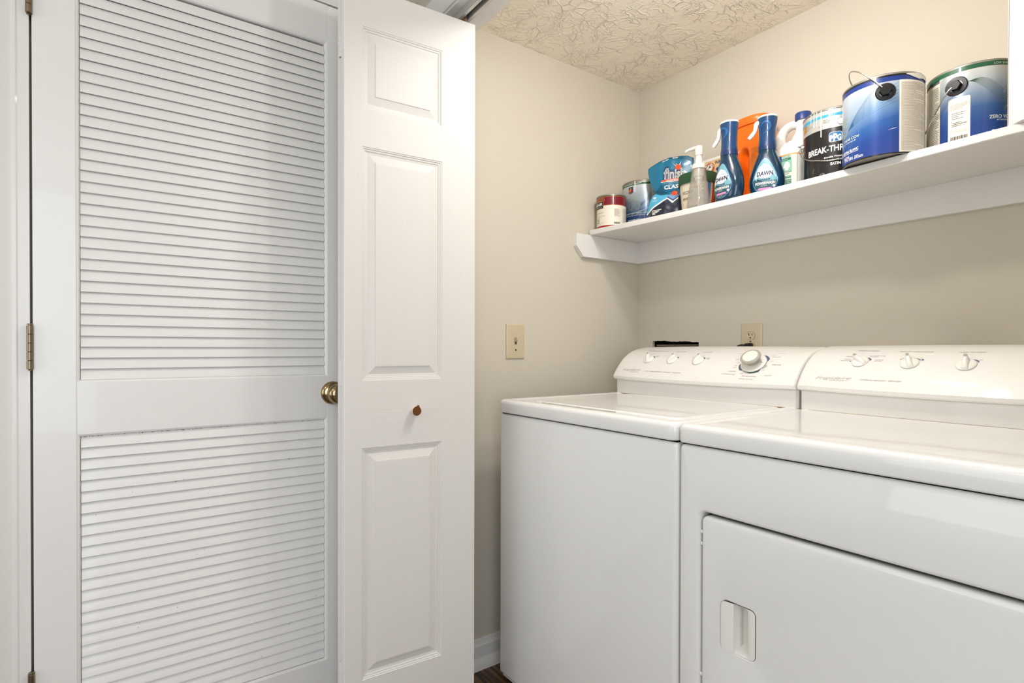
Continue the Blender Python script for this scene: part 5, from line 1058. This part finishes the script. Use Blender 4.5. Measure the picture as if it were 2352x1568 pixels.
scribble(b, F, -101.5, -79, .088 + o_, .100 + o_, 'ink_brown', .0028, .0009, r, 72, .0014); scribble(b, F, -99, -82, .064 + o_, .080 + o_, 'ink_black', .0042, .0010, r, 73, .0014); scribble(b, F, -99, -80, .050 + o_, .058 + o_, 'ink_black', .0034, .0014, r, 74, .0014); scribble(b, F, -98, -80, .036 + o_, .042 + o_, 'ink_grey', .0028, .0008, r, 75, .0014)
a = -100.2
while a < -79.5: w_ = random.uniform(.35, 1.0); b.add([F(a, .0125 + o_, .0014), F(a + w_, .0125 + o_, .0014), F(a + w_, .0280 + o_, .0014), F(a, .0280 + o_, .0014)], [(0, 1, 2, 3)], 'ink_black'); a += w_ + random.uniform(.3, .9)
for k in range(9):
    q = k / 8; pts = []
    for s_ in range(13):
        u_ = s_ / 12; A_ = -78 + 54 * u_; hh = .1455 - .060 * max(0, u_ - .10 - .10 * (1 - q)) ** 1.5 * (1.0 + q * .55) - .010 * math.sin(math.pi * u_) * q + .004 * math.sin(math.pi * u_ * 1.3) * (1 - q); pts.append((A_, hh + o_))
    cpoly(b, F, [(a_, h_ - .0003) for a_, h_ in pts] + [(a_, h_ + .0003) for a_, h_ in reversed(pts)], 'green_ink', .0009, .02, r)
    pts = [(-118 + 12 * u_ / 6, .118 + .005 * k + .010 * u_ / 6 * (1 + k * .1) + o_) for u_ in range(7)]; cpoly(b, F, [(a_, h_ - .0003) for a_, h_ in pts] + [(a_, h_ + .0003) for a_, h_ in reversed(pts)], 'green_ink', .0009, .02, r)
scribble(b, F, -134, -119, .012 + o_, .155 + o_, 'ink_black', .0040, .0012, r, 76, .0012)
b.build('label_print', t, smooth=False)
eo, pe = ear(t, F, -93.5, .1420 + o_, r, c, z0, rad=.0215)
nb = Vector((math.cos(R(-93.5)), math.sin(R(-93.5)), 0)); ub = Vector((-nb.y, nb.x, 0)); cc = Vector((c[0], c[1], z0)); hz = .1420 + o_
pts = [tuple(pe - nb * .002)]; R_ = r + .010
for k in range(1, 16):
    th = math.pi * k / 15.5; q = R_ * math.cos(th); out = R_ * math.sin(th)
    pts.append(tuple(cc + nb * (q + .004) - ub * (out * 1.0) - up * (out * .0) + up * (hz - out * .75)))
b = MB(); pts = [tuple(pe - nb * .002)] + [F(-93.5 - d_, hh + o_, .0125 - abs(d_) * .00004) for d_, hh in ((7, .132), (16, .112), (27, .088), (40, .066), (56, .052), (75, .045), (95, .042), (115, .048), (135, .064), (155, .090), (170, .120), (180, .142))]
b.tube(pts, .0015, 'wire', 8, smooth=5); b.build('wire_handle', t)
# --- 14 paper towel roll
c = (1.3155, -.2490); r = .0690; z0 = CZ(1.31)
t = empty('paper_towel_roll', (c[0], c[1], z0), 'white quilted paper towel roll standing at the right end of the shelf', 'paper towel')
MATS['towel'] = mat('towel', 'E4E1DA', .85, bump=(150., .9, .0012, 2)); mm = MATS['towel']; N, L = nodes(mm)
b = MB(); b.lathe([(.021, z0), (r - .002, z0), (r, z0 + .0015), (r + .0004, z0 + .10), (r, z0 + .277), (r - .002, z0 + .279), (.021, z0 + .279)], 'towel', 72, c=(c[0], c[1], 0))
b.grid(lambda i, j: (c[0] + (r + .0008 + .0012 * i) * math.cos(R(-160 - 22 * i)), c[1] + (r + .0008 + .0012 * i) * math.sin(R(-160 - 22 * i)), z0 + .0012 + .2765 * j), 8, 6, 'towel'); b.build('towel_sheets', t, angle=40)
b = MB(); b.lathe([(.0210, z0), (.0210, z0 + .279), (.0196, z0 + .279), (.0196, z0), (.0210, z0)], 'box_tan', 32, c=(c[0], c[1], 0)); b.build('cardboard_core', t)
